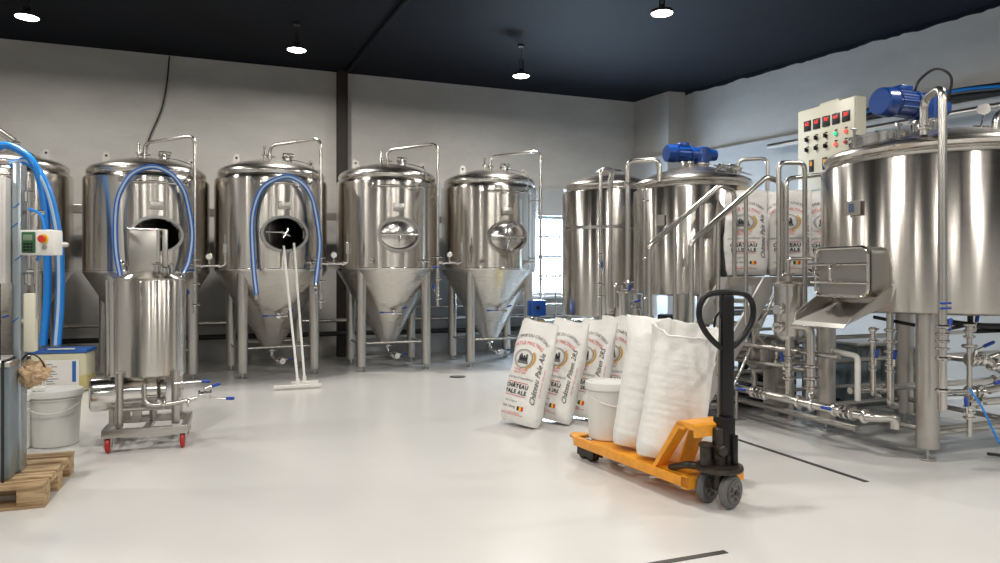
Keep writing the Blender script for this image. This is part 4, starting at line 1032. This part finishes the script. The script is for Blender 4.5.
obj('motor_cable', one(tube, smooth_path([V(-.16, .10, 2.84), V(-.14, .06, 2.96), V(-.02, .0, 3.05), V(.12, -.02, 2.98), V(.20, .08, 2.78)], 8), .011, 8), 'black', k3)
bm = bm_new(); tube(bm, [V(-.05, -.3, 1.08), V(-.05, -.3, .92), V(.5, -.3, .92), V(1.1, -.3, .95)], .02, 10, .08); tube(bm, [V(.1, -.45, 1.0), V(.6, -.6, .96), V(.9, -.65, 1.05), V(.92, -.66, 1.10)], .024, 10, .1)
tube(bm, smooth_path([V(-.5, -.2, 1.03), V(-.2, -.5, .98), V(.2, -.55, .99), V(.5, -.4, 1.03)], 8), .022, 10); tube(bm, smooth_path([V(-.6, .1, 1.02), V(-.4, -.3, .95), V(0, -.3, .97), V(.6, -.2, .9), V(1.2, -.2, .88)], 8), .014, 8)
obj('under_hoses', bm, 'black', k3)

# frame joining the legs
def leg_frame(t, legs, X, Y, zs):
    for z in zs:
        for i in range(4):
            p, q = legs[i], legs[(i+1) % 4]
            obj('rail', one(cyl, (p[0]-X, p[1]-Y, z), (q[0]-X, q[1]-Y, z), .022, seg=12), 'dull', t)
leg_frame(k3, legs3, K3[0], K3[1], (.22,))
# mid vessel
r2 = .70
legs2 = [(K2[0]+sx*.48, K2[1]+sy*.48) for sx, sy in ((-1, -1), (-1, 1), (1, 1), (1, -1))]
k2 = vessel('mash_tun', K2[0], K2[1], r2, 1.13, 2.36, .17, 'steel mash tun with blue motor, behind the stair rails', legs2, lr=.065)
gearmotor(k2, V(0.08, -.05, 2.58), math.radians(-6), 1.0, .08)
manway_top(k2, .36, -.12, 2.55, .17, math.radians(-12), 1.0)
bm = bm_new()
for x, y, h in ((-.22, -.12, .16), (-.15, -.16, .16), (.34, -.1, .18), (.42, -.2, .14), (.22, .18, .16)):
    cyl(bm, (x, y, 2.48), (x, y, 2.60+h*.5), .026, seg=12); cyl(bm, (x, y, 2.59+h*.5), (x, y, 2.61+h*.5), .045, seg=16)
tube(bm, [V(-.1, -.5, 2.52), V(0, -.52, 2.60), V(.35, -.46, 2.60), V(.5, -.2, 2.58)], .012, 8, .05)
tube(bm, [V(.0, -.40, 2.62), V(.3, -.46, 2.56), V(.55, -.38, 2.54)], .010, 8, .05)
obj('top_fittings', bm, 'bright', k2)
bm = bm_new(); tube(bm, [V(.42, -.30, 2.45), V(.42, -.30, 2.72), V(.66, -.52, 2.72), V(.66, -.52, 1.36)], .022, 12, .08); obj('side_pipe', bm, 'dull', k2)
leg_frame(k2, legs2, K2[0], K2[1], (.25,))
a = math.radians(205); d = V(math.cos(a), math.sin(a), 0)
mt = Matrix.Translation(V(0, 0, 1.98)+d*(r2+.02)) @ d.to_track_quat('Z', 'Y').to_matrix().to_4x4()
bm = bm_new(); box(bm, -.05, .05, -.06, .06, -.004, .004, .002, mt); obj('name_plate', bm, 'dull', k2, False)
# hot-liquor tank
legs1 = [(K1[0]+sx*.42, K1[1]+sy*.42) for sx, sy in ((-1, -1), (-1, 1), (1, 1), (1, -1))]
k1 = vessel('hot_liquor_tank', K1[0], K1[1], .66, .80, 2.50, .15, 'pale steel tank beside the barred window, behind the mash tun', legs1, lr=.045)
bm = bm_new(); lathe(bm, [(.66, 1.98), (.664, 1.985), (.664, 2.02), (.66, 2.025)], 96); obj('weld_band', bm, 'bright', k1)
bm = bm_new(); lathe(bm, [(.16, 2.64), (.20, 2.80), (.18, 2.83), (0, 2.86)], 30); obj('top_hatch', bm, 'dull', k1)
bm = bm_new(); a = math.radians(-118); x, y = .72*math.cos(a), .72*math.sin(a)
cyl(bm, (x, y, .95), (x, y, 2.56), .026, seg=12); tube(bm, [V(x-.03, y, 2.54), V(x-.03, y, 2.60), V(x, y, 2.68), V(x+.03, y, 2.60), V(x+.03, y, 2.54)], .012, 8, .02); cyl(bm, (x, y, 1.0), (x*.9, y*.9, 1.0), .012, seg=8)
obj('level_tube', bm, 'dull', k1)
# pipe stands in front of the hot-liquor tank
def pipe_run(name, label, pts, r=.024, R=.08, m='pipe', clamps=(), valves=(), group=None):
    bm = bm_new(); tube(bm, pts, r, 14, R); o = tag(obj(name, bm, m), label, 'pipe', group)
    for p, d in clamps: clamp(o, p, d, r*1.7)
    for p, d, h in valves: valve(o, p, d, h, r*1.1, .11, .13)
    return o
p0 = W(1.25, 8.7); q0 = W(1.42, 8.8)
pipe_run('looped_pipe', 'thin looped steel pipe standing before the hot liquor tank', [V(p0.x, p0.y, .55), V(p0.x, p0.y, 2.70), V(q0.x, q0.y, 2.68), V(q0.x+.12, q0.y+.25, 2.5)], .022, .09,
         clamps=[(V(p0.x, p0.y, z), (0, 0, 1)) for z in (1.62, 1.50, 1.25, 1.10)], valves=[(V(p0.x, p0.y, 1.40), (0, 0, 1), (-.3, -1, 0))])
p0 = W(1.46, 8.0); q0 = W(1.80, 7.9)
pipe_run('looped_pipe', 'thick looped steel pipe bridging from floor to mash tun lid', [V(p0.x, p0.y, .25), V(p0.x, p0.y, 2.66), V(q0.x, q0.y, 2.66), V(q0.x, q0.y, 2.42)], .030, .09,
         clamps=[(V(p0.x, p0.y, z), (0, 0, 1)) for z in (2.40, 1.28, 1.20, 1.06)], valves=[(V(p0.x, p0.y, 1.13), (0, 0, 1), (-.3, -1, 0))])
p0 = W(1.62, 7.85)
pipe_run('level_pipe', 'slim steel level pipe close against the mash tun', [V(p0.x, p0.y, .6), V(p0.x, p0.y, 2.33)], .016, None, clamps=[(V(p0.x, p0.y, z), (0, 0, 1)) for z in (2.2, 1.55, 1.1)])
def can_filter(loc, r, h, label, nm_='plate_filter'):
    t = thing(nm_, label, 'filter', loc)
    bm = bm_new(); lathe(bm, [(0, 0), (r*.8, .01), (r, .04), (r, h-.01), (r+.015, h-.005), (r+.015, h+.012), (r, h+.015), (r*.8, h+.03), (0, h+.035)], 36); obj('canister', bm, 'pipe', t)
    return t
f = can_filter(tuple(W(1.35, 7.75, .30)), .09, .85, 'narrow upright steel canister behind the sacks at the mash tun')
bm = bm_new(); tube(bm, [V(0, 0, .88), V(0, 0, .96), V(-.12, -.05, .96), V(-.12, -.05, .7)], .018, 10, .05); obj('cap_pipe', bm, 'pipe', f)
bm = bm_new()
for k in range(3): cyl(bm, (.08*math.cos(k*2), .08*math.sin(k*2), -.3), (.08*math.cos(k*2), .08*math.sin(k*2), .05), .012, seg=8)
obj('stand', bm, 'dull', f)
for i, (r_, z_, h_) in enumerate(((1.50, 7.9, 1.0), (1.28, 7.9, .9))):
    p = W(r_, z_); o = pipe_run('valve_stack', ['small valve stack in front of the pale tank, upper', 'small valve stack low behind the white sacks'][i], [V(p.x-.12, p.y, h_), V(p.x+.10, p.y, h_), V(p.x+.10, p.y, h_-.55)], .02, .05,
        clamps=[(V(p.x+.02, p.y, h_), (1, 0, 0))], valves=[(V(p.x-.05, p.y, h_), (1, 0, 0), (0, -.4, 1))])

# ---------------------------------------------------------------- stairs and platform
def stairs():
    t = thing('steel_stairs', 'steep steel stairs with tubular handrails up to the platform', 'stairs', (3.9, 5.74, 0))
    L, H, hw = .92, ZD, .32
    for s in (-1, 1):
        y = s*hw; mt = Matrix(((1, 0, 0, 0), (0, 0, 1, y-.012), (0, 1, 0, 0), (0, 0, 0, 1)))
        bm = bm_new(); prism(bm, [(-.08, 0), (.10, 0), (L+.03, H-.16), (L+.03, H), (L-.07, H)], 0, .024, mt); obj('stringer', bm, 'satin', t, False)
        dx = .05 if s > 0 else 0
        bm = bm_new(); tube(bm, [V(.0, y*1.08, .05), V(.0, y*1.08, 1.66), V(.86, y*1.08, 2.30), V(1.05, y*1.08, 2.26), V(1.05, y*1.08, ZD-.05)], .026, 14, .10); rl = obj('handrail', bm, 'pipe', t)
        for x in (.30, .62):
            zt = 1.66+(x)/.86*.64; bm = bm_new(); cyl(bm, (x, y*1.08, x/L*H-.02), (x, y*1.08, zt), .020, seg=12); obj('baluster', bm, 'pipe', t)
    obj('side_rod', one(cyl, (.42, -.40, .30), (L+.12, -.40, ZD+.06), .016, seg=10), 'bright', t)
    for k in range(1, 6):
        x = L*k/6; z = H*k/6; bm = bm_new(); box(bm, x-.02, x+.20, -hw, hw, z-.035, z, .003); obj('tread', bm, 'dull', t)
stairs()
def platform():
    t = thing('steel_platform', 'raised steel platform between kettle and mash tun', 'platform', (5.5, 5.72, 0))
    bm = bm_new(); box(bm, -.66, .95, -.56, .56, ZD-.006, ZD, .001)
    bm2 = bm_new(); 
    obj('deck', bm, 'dull', t, False)
    for (x0, x1, y0, y1) in ((-.66, .95, -.56, -.52), (-.66, .95, .52, .56), (-.66, -.62, -.52, .52), (.91, .95, -.52, .52), (.1, .14, -.52, .52)):
        bm2 = bm_new(); box(bm2, x0, x1, y0, y1, ZD-.09, ZD-.008, .002); obj('deck_beam', bm2, 'dull', t, False)
    for x, y in ((-.63, -.53), (-.63, .53), (.92, -.53), (.92, .53)):
        bm = bm_new(); cyl(bm, (x, y, 0), (x, y, ZD-.02), .028, seg=16); obj('leg', bm, 'dull', t)
    for z in (.28, .52, .76, 1.0):
        bm = bm_new(); cyl(bm, (-.63, -.53, z), (.92, -.53, z), .018, seg=10) ; cyl(bm, (-.63, .53, z), (.92, .53, z), .018, seg=10)
        if z in (.28, .76): cyl(bm, (-.63, -.53, z), (-.63, .53, z), .018, seg=10)
        obj('cross_rail', bm, 'dull', t)
    # hoop rails at the kettle end
    bm = bm_new(); a = W(2.51, 6.30); b_ = W(2.77, 6.36)
    P = lambda v, z: V(v.x-5.5, v.y-5.72, z)
    tube(bm, [P(a, ZD-.05-.3), P(a, 2.37), P(b_, 2.38), P(b_, ZD-.35)], .022, 14, .07); obj('hoop_rail', bm, 'pipe', t)
    bm = bm_new(); c = W(2.62, 6.4); d = W(3.02, 6.55); tube(bm, [P(c, ZD-.05), P(c, 2.24), P(d, 2.30)], .020, 12, .08); obj('side_rail', bm, 'pipe', t)
    bm = bm_new(); cyl(bm, (.90, .53, ZD), (.90, .53, 2.5), .03, seg=12); obj('panel_post', bm, 'black', t)
platform()
for i, (x, y, f, lb) in enumerate(((5.09, 6.07, (-.30, -.95), 'printed malt sack standing on platform behind the stair rail'), (5.49, 5.87, (-.34, -.94), 'middle printed malt sack standing on the platform'), (5.93, 5.78, (-.36, -.92), 'printed malt sack on platform beside the big kettle'))):
    printed_sack(11+i, 'ale', (x, y, ZD+.012), f, 5, lb, DG, H=.90)

# control cabinet
def cabinet():
    t = thing('control_cabinet', 'cream electrical cabinet with red digital displays above the platform', 'control cabinet', (6.42, 6.20, 2.35))
    bm = bm_new(); box(bm, -.10, .05, -.42, .42, 0, .97, .006); obj('case', bm, 'cream', t)
    bm = bm_new(); box(bm, -.11, -.10, -.41, .41, .01, .96, .003); d = obj('cabinet_door', bm, 'cream', t)
    bm = bm_new(); box(bm, -.05, .04, -.14, .14, .97, 1.01, .004); obj('roof_vent', bm, 'cream', t)
    bm = bm_new(); box(bm, .05, .12, -.06, .06, 0, .2); obj('bracket', bm, 'black', t, False)
    X_ = -.11
    for k in range(5):
        y = .26-k*.14
        bm = bm_new(); box(bm, X_-.012, X_, y-.05, y+.05, .71, .83, .002); c = obj('controller', bm, 'blackpaint', d)
        bm = bm_new(); put(bm, glyphs(['62', '65', '78', '66', '20'][k], .055, .02), lambda a, b_: V(X_-.014, y-a, .79+b_)); obj('digits', bm, 'ledred', c, False)
    for rrow, z in enumerate((.60, .48)):
        for k in range(5):
            y = .26-k*.14
            bm = bm_new(); cyl(bm, (X_, y, z), (X_-.012, y, z), .026, seg=16)
            o = obj('switch_base', bm, 'bright', d)
            mm = 'blackpaint' if k < 3 else ('lampgreen' if (k == 3 and rrow == 0) else 'lampred' if not (k == 4 and rrow == 1) else 'red')
            bm = bm_new(); cyl(bm, (X_-.012, y, z), (X_-.03, y, z), .018, seg=16)
            if k < 3: box(bm, X_-.045, X_-.012, y-.006, y+.006, z-.018, z+.028)
            obj('knob' if k < 3 else 'signal_lamp', bm, mm, o)
            bm = bm_new(); box(bm, X_-.004, X_, y-.02, y+.02, z+.035, z+.048); obj('legend', bm, 'blackpaint', d, False)
    for y in (.20, .0, -.2):
        bm = bm_new(); box(bm, X_-.008, X_, y-.035, y+.035, .22, .36, .002); c = obj('main_switch', bm, 'blackpaint', d)
        bm = bm_new(); box(bm, X_-.012, X_-.008, y-.018, y+.018, .29, .34); obj('switch_window', bm, 'orange', c, False)
cabinet()
# conduit on the right wall ledge
pts = [V(wall_right_x(y)-.14, y, 3.62+.03*math.sin(y*2)) for y in (8.6, 7.5, 6.5, 5.5, 4.5, 3.5)]
for i, (dz, r, m_) in enumerate(((.02, .04, 'black'), (.10, .022, 'bluehose'), (.13, .02, 'black'))):
    tag(obj('wall_conduit', one(tube, smooth_path([p+V(.02*i, 0, dz+.03*math.sin(p.y*3+i)) for p in pts], 6), r, 8), m_), ['thick black hose lying along the right wall ledge', 'blue hose lying along the right wall ledge', 'thin black cable along the right wall ledge'][i], 'hose')
tag(obj('grey_duct', one(tube, [V(wall_right_x(9.0)-.3, 9.0, 3.42), V(wall_right_x(3)-.3, 3, 3.42)], .05, 12), 'dull'), 'horizontal steel duct on the right wall behind the kettle', 'duct')

# ---------------------------------------------------------------- pipework below the brewhouse
# long floor manifold along the aisle
mx = 4.40; mz = .30
t = thing('floor_manifold', 'long horizontal clamped steel pipe low in front of the kettle', 'pipe', (mx, 4.6, 0))
bm = bm_new(); tube(bm, [V(0, 1.9, mz), V(0, -.70, mz), V(.16, -.78, mz), V(.16, -.78, mz-.08)], .034, 16, .08); obj('pipe', bm, 'pipe', t)
for y in (1.25, .95, .55, .38, .0, -.15, -.38, -.66): clamp(t, (0, y, mz), (0, 1, 0), .055)
for y in (1.10, .47, -.5): valve(t, (0, y, mz), (0, 1, 0), (-1, 0, .2), .04, .12, .15)
bm = bm_new()
for y in (.78, ): cyl(bm, (0, y, .0), (0, y, mz-.02), .013, seg=10); box(bm, -.07, .07, y-.05, y+.05, 0, .008)
obj('support', bm, 'dull', t, False)
# grant canister with its down pipe
fc = W(2.48, 6.02); f = can_filter((fc.x, fc.y, .80), .118, .47, 'upright steel canister with side ports beside the manhole tray', 'wort_grant')
bm = bm_new(); cyl(bm, (0, 0, .50), (0, 0, .56), .03, seg=14); cyl(bm, (0, 0, .56), (0, 0, .575), .05, seg=16); tube(bm, [V(0, 0, .57), V(0, 0, .70), V(.16, -.1, .70), V(.3, -.12, .66)], .016, 10, .04); obj('top_pipe', bm, 'pipe', f)
for k, z in enumerate((.27, .12)):
    dd = W(-.75, -.65).normalized(); bm = bm_new(); cyl(bm, dd*.12+V(0, 0, z), dd*.19+V(0, 0, z), .028, seg=16); cyl(bm, dd*.18+V(0, 0, z), dd*.20+V(0, 0, z), .045, seg=18)
    if k: cyl(bm, dd*.19+V(0, 0, z), dd*.27+V(0, 0, z-.01), .012, seg=8)
    obj('side_port', bm, 'bright', f)
bm = bm_new(); cyl(bm, (0, 0, -.49), (0, 0, .02), .028, seg=14); dp = obj('down_pipe', bm, 'pipe', f)
clamp(dp, (0, 0, -.15), (0, 0, 1), .05); clamp(dp, (0, 0, -.33), (0, 0, 1), .05)
valve(f, (0, 0, -.24), (0, 0, 1), (-1, -.3, 0), .035, .11, .15)
# elbow pipe right of the grant
a = W(2.50, 5.95); b_ = W(2.585, 5.82)
pipe_run('elbow_pipe', 'thick elbow pipe descending beside the steel canister', [V(a.x-.03, a.y, .93), V(b_.x, b_.y, .93), V(b_.x, b_.y, .36), V(b_.x-.03, b_.y-.06, .32)], .036, .10,
          clamps=[(V(b_.x, b_.y, z), (0, 0, 1)) for z in (.60, .50, .42)])
# big round pump beneath the platform
def pump(loc, rz, label, k=1.0):
    t = thing('centrifugal_pump', label, 'pump', loc, rz)
    bm = bm_new(); lathe(bm, [(0, -.06*k), (.04*k, -.06*k), (.05*k, -.03*k), (.12*k, -.02*k), (.13*k, 0), (.13*k, .02*k), (.15*k, .025*k), (.15*k, .04*k), (.11*k, .05*k), (.11*k, .10*k), (.12*k, .105*k), (.12*k, .12*k)], 36, Matrix.Rotation(PI/2, 4, 'Y')); obj('pump_housing', bm, 'dull', t)
    bm = bm_new(); lathe(bm, [(.12*k, .12*k), (.13*k, .13*k), (.13*k, .36*k), (.10*k, .385*k), (0, .39*k)], 36, Matrix.Rotation(PI/2, 4, 'Y')); obj('motor_cover', bm, 'bright', t)
    bm = bm_new(); z0 = -loc[2]
    for x in (.16*k, .30*k): box(bm, x-.02, x+.02, -.09, .09, z0, -.10*k)
    obj('pump_stand', bm, 'dull', t, False)
    bm = bm_new(); tube(bm, [V(-.05*k, 0, 0), V(-.25*k, 0, 0), V(-.42*k, .05, -.02)], .034, 12, .06); tube(bm, [V(0, 0, .10*k), V(0, 0, .26*k), V(.15*k, .1, .3*k)], .026, 12, .05); obj('pump_pipe', bm, 'pipe', t)
    bm = bm_new(); cyl(bm, (-.02*k, -.02, .10*k), (.03*k, -.02, .13*k), .018, seg=10); obj('port_cap', bm, 'orange', t)
    return t
pump(tuple(W(2.45, 6.75, .60)), math.radians(-6), 'steel pump with polished motor beneath the platform', 1.15)
pump(tuple(W(4.1, 6.9, .35)), math.radians(20), 'steel pump on the floor behind the kettle legs', 1.0)
# plastic drain elbow
a = W(2.72, 5.72); b_ = W(2.81, 5.50)
pipe_run('plastic_drain', 'white plastic elbow pipe hanging before the kettle leg', [V(a.x, a.y, .74), V(b_.x, b_.y, .72), V(b_.x, b_.y, .37)], .022, .04, 'whiteplastic', clamps=[(V(a.x+.01, a.y-.02, .73), W(.3, -.6))])
# vertical legs of pipe beneath the kettle
for i, (R_, Z_, z0, z1, lb) in enumerate(((3.02, 5.42, .36, 1.08, 'steel drop pipe left of the kettle front leg'), (2.93, 5.5, .42, .95, 'slim drop pipe with blue lever under the kettle'))):
    v = W(R_, Z_); pipe_run('drop_pipe', lb, [V(v.x, v.y, z1), V(v.x, v.y, z0), V(v.x+.12, v.y+.05, z0-.03)], .026-.006*i, .05,
         clamps=[(V(v.x, v.y, z), (0, 0, 1)) for z in (.93, .84, .76)[:3-i]], valves=[(V(v.x, v.y, .66), (0, 0, 1), (-.5, -1, 0))])
g = 'long rails and pipes crossing under the brewhouse'
rails = [([W(2.4, 6.9, .72), W(3.4, 6.4, .70), W(4.6, 6.85, .70)], .022, 'dull'), ]
def xrun(i, y, x0, x1, z, r, m_, lb, vx=()):
    pipe_run('cross_pipe', lb, [V(x0, y, z), V(x1, y, z)], r, None, m_, clamps=[(V(x, y, z), (1, 0, 0)) for x in vx], group=g)
xrun(0, 4.22, 4.55, 8.4, .44, .026, 'bright', 'bright horizontal pipe passing behind the front kettle leg', (4.9, 6.2, 6.9))
xrun(1, 3.55, 4.95, 8.2, .43, .028, 'bright', 'bright horizontal pipe right of the front kettle leg', (5.05, 6.0))
xrun(2, 3.66, 4.75, 8.2, .21, .024, 'pipe', 'lowest pale pipe running right from the front leg', (5.6,))
xrun(3, 5.0, 4.6, 8.2, .78, .020, 'dull', 'upper dull rail beneath the platform')
xrun(4, 5.05, 4.6, 8.2, .55, .020, 'dull', 'lower dull rail beneath the platform')
def yrun(x, y0, y1, z, r, m_, lb, cy_=()):
    pipe_run('long_pipe', lb, [V(x, y0, z), V(x, y1, z)], r, None, m_, clamps=[(V(x, y, z), (0, 1, 0)) for y in cy_], group=g)
yrun(4.52, 4.3, 9.0, .70, .024, 'pipe', 'long steel pipe along the brewhouse aisle, upper', (5.6, 7.2))
yrun(4.56, 4.6, 9.0, .54, .020, 'dull', 'long dull pipe along the brewhouse aisle, middle', (6.2,))
yrun(4.60, 4.2, 9.0, .14, .026, 'dull', 'long frame rail close to the floor of the aisle')
yrun(6.3, 2.5, 9.0, .58, .028, 'dull', 'dull pipe behind the kettle near the right wall', (3.4,))
# right-hand valve cluster
v = W(3.42, 5.1)
t = thing('valve_cluster', 'cluster of clamped steel valves right of the front kettle leg', 'valves', (v.x, v.y, 0))
bm = bm_new(); cyl(bm, (0, 0, .18), (0, 0, 1.0), .018, seg=12); tube(bm, [V(0, 0, .74), V(.15, .0, .74), V(.40, -.05, .60)], .034, 14, .06); tube(bm, [V(-.2, .05, .5), V(.1, 0, .5), V(.34, .0, .52)], .026, 12, .05)
tube(bm, [V(.1, .05, .70), V(.3, .0, .76), V(.62, 0, .78)], .022, 12, .05); obj('pipe', bm, 'pipe', t)
for p, d in (((.12, 0, .74), (1, 0, 0)), ((.22, -.02, .70), (1, 0, -.6)), ((.36, -.04, .62), (1, 0, -.6)), ((0, 0, .5), (1, 0, 0)), ((.12, 0, .5), (1, 0, 0)), ((0, 0, .84), (0, 0, 1))): clamp(t, p, d, .052)
valve(t, (.05, 0, .50), (1, 0, 0), (.2, -.6, .6), .036, .12, .22); valve(t, (.05, .0, .74), (1, 0, 0), (0, -.2, 1), .036, .12, .18); valve(t, (0, 0, .95), (0, 0, 1), (1, 0, .2), .03, .1, .12)
valve(t, (0, 0, .36), (0, 0, 1), (-1, -.4, 0), .03, .1, .12)
p = [W(3.35, 5.0, .55), W(3.42, 4.95, .40), W(3.50, 4.9, .18), W(3.62, 4.9, .09), W(3.9, 5.0, .10), W(4.2, 5.1, .12)]
tag(obj('blue_air_tube', one(tube, smooth_path(p, 8), .007, 8), 'bluehose'), 'thin blue air tube drooping right of the front kettle leg', 'tube')
p = [W(3.62, 5.2, .03), W(3.8, 5.15, .02), W(3.95, 5.2, .02), W(3.85, 5.05, .02)]
tag(obj('black_cable', one(tube, smooth_path(p, 8), .012, 8), 'black'), 'short black cable lying on the floor behind kettle leg', 'cable')
for i, (R_, Z_, h_) in enumerate(((3.85, 6.2, .75), (2.2, 7.0, .9), (3.3, 7.6, .8), (2.75, 7.1, .7))):
    v = W(R_, Z_); t = thing('valve_stand', ['valve stand on the floor right of the kettle back leg', 'upright pipe stand left of the pump under the platform', 'upright pipe stand at the platform rear', 'pipe stand just behind the pump under the platform'][i], 'pipe', (v.x, v.y, 0))
    bm = bm_new(); cyl(bm, (0, 0, .01), (0, 0, h_), .022, seg=12); tube(bm, [V(0, 0, h_*.9), V(.2, .1, h_*.9), V(.3, .3, h_*.8)], .02, 10, .05); box(bm, -.06, .06, -.06, .06, 0, .012); obj('pipe', bm, 'pipe', t)
    clamp(t, (0, 0, h_*.7), (0, 0, 1), .042); clamp(t, (0, 0, h_*.45), (0, 0, 1), .042); valve(t, (0, 0, h_*.57), (0, 0, 1), (-1, -.5, 0), .03, .11, .14)
# grey cabinet behind the legs, black filler boxes beneath the platform
v = W(4.0, 7.55)
t = thing('grey_chest', 'blue-grey ribbed chest on the floor behind the kettle legs', 'chest', (v.x, v.y, 0), -.1)
bm = bm_new(); box(bm, -.40, .40, -.25, .25, .0, .62, .01); obj('chest_body', bm, 'greybox', t)
bm = bm_new(); box(bm, -.41, .41, -.26, .26, .62, .66, .008); obj('chest_lid', bm, 'dull', t)
bm = bm_new()
for k in range(9): box(bm, -.37+k*.09, -.35+k*.09, -.262, -.25, .05, .58)
obj('ribs', bm, 'greybox', t, False)
for i, (R_, Z_, w, d, h) in enumerate(((2.35, 8.0, .5, .4, .62), (3.05, 8.0, .5, .4, .55), (2.05, 8.2, .3, .3, .9))):  # plain black boxes added to make the space under the deck darker
    v = W(R_, Z_); t = thing('dark_filler_box', ['dark filler box added under the platform, behind the pump', 'dark filler box added under the platform near the kettle', 'tall dark filler box added under the mash tun'][i], 'filler box', (v.x, v.y, 0))
    bm = bm_new(); box(bm, -w/2, w/2, -d/2, d/2, .0, h, .02); obj('case', bm, 'blackpaint', t)
    bm = bm_new()
    for k in range(5): box(bm, -w/2+.03, w/2-.03, -d/2-.012, -d/2, .1+k*h*.16, .13+k*h*.16)
    obj('vents', bm, 'dull', t, False)
# dosing pump behind the sacks, near the window
v = W(.50, 9.6)
t = thing('dosing_pump', 'yellow drum with a blue pump head behind the printed sacks', 'pump', (v.x, v.y, 0))
bm = bm_new(); lathe(bm, [(0, 0), (.17, 0), (.18, .02), (.18, .62), (.15, .68), (0, .69)], 32); obj('drum', bm, 'yellow', t)
bm = bm_new(); cyl(bm, (0, 0, .68), (0, 0, .80), .05, seg=16); tube(bm, [V(-.1, 0, .69), V(-.1, 0, .76), V(.12, 0, .74), V(.18, 0, .6)], .02, 10, .05); obj('neck', bm, 'pipe', t)
bm = bm_new(); box(bm, -.11, .11, -.09, .09, .80, 1.02, .02); obj('pump_head', bm, 'motor', t)
bm = bm_new(); cyl(bm, (-.02, -.09, .92), (-.02, -.11, .92), .03, seg=14); obj('dial', bm, 'blackpaint', t)
p = [V(5.55, 11.6, 1.38), V(5.45, 11.55, 1.45), V(5.40, 11.5, 1.30), V(5.40, 11.5, .9), V(5.42, 11.5, .5), V(5.45, 11.4, .015)]
tag(obj('standing_hose', one(tube, smooth_path(p, 8), .014, 8), 'dull'), 'thin grey hose hanging in front of the barred window', 'hose')
for i, (y, z, r) in enumerate(((11.3, .32, .03), (11.2, .18, .04), (11.4, .55, .025))):
    o = tag(obj('low_pipe', one(tube, [V(4.75, y, z), V(7.0, y, z)], r, 10), 'bright' if i != 1 else 'dull'), ['middle bright pipe on floor rack below the window', 'lowest thick pipe on floor rack below the window', 'top slim pipe on floor rack below the window'][i], 'pipe')
    for x in (4.9, 6.0, 6.9): obj('stand', one(cyl, (x, y, 0), (x, y, z), .012, seg=8), 'dull', o)
# black hose coils added to darken the cluttered floor beneath the platform
for i, (R_, Z_, rr, lb) in enumerate(((2.62, 7.3, .17, 'coiled black hose added on the floor below the platform'), (3.25, 6.95, .14, 'coiled black hose added on the floor behind the kettle'))):
    v = W(R_, Z_); P = [V(v.x+rr*math.cos(k*.4), v.y+rr*math.sin(k*.4), .02+k*.0016) for k in range(70)]
    tag(obj('added_hose_coil', one(tube, P, .018, 8), 'black'), lb, 'hose')

for i, (y, z, r, x0, x1) in enumerate(((5.9, .35, .03, 4.7, 6.2), (6.2, .95, .03, 4.6, 6.2), (6.3, .22, .045, 4.5, 6.4), (6.0, .62, .022, 4.6, 6.3))):
    pipe_run('under_deck_pipe', ['steel pipe under the platform, second from the floor', 'highest steel pipe just under the platform', 'thick steel pipe lowest under the platform', 'slim steel pipe halfway up under the platform'][i], [V(x0, y, z), V(x1, y, z)], r, None, ['pipe', 'dull', 'dull', 'pipe'][i],
             clamps=[(V(x0+.3, y, z), (1, 0, 0)), (V(x0+.8, y, z), (1, 0, 0))], valves=[(V(x0+.5, y, z), (1, 0, 0), (0, -.4, 1))] if i in (0, 3) else ())
for i, (x, y, z0, z1) in enumerate(((4.75, 5.55, .2, 1.25), (5.1, 6.4, .1, 1.3), (5.9, 6.35, .1, 1.3))):
    pipe_run('upright_pipe', ['upright steel pipe under the platform front edge', 'upright steel pipe in the middle under the platform', 'upright steel pipe at the far end under the platform'][i], [V(x, y, z0), V(x, y, z1)], .024, None, clamps=[(V(x, y, .5), (0, 0, 1)), (V(x, y, .9), (0, 0, 1))], valves=[(V(x, y, .7), (0, 0, 1), (-1, -.4, 0))])
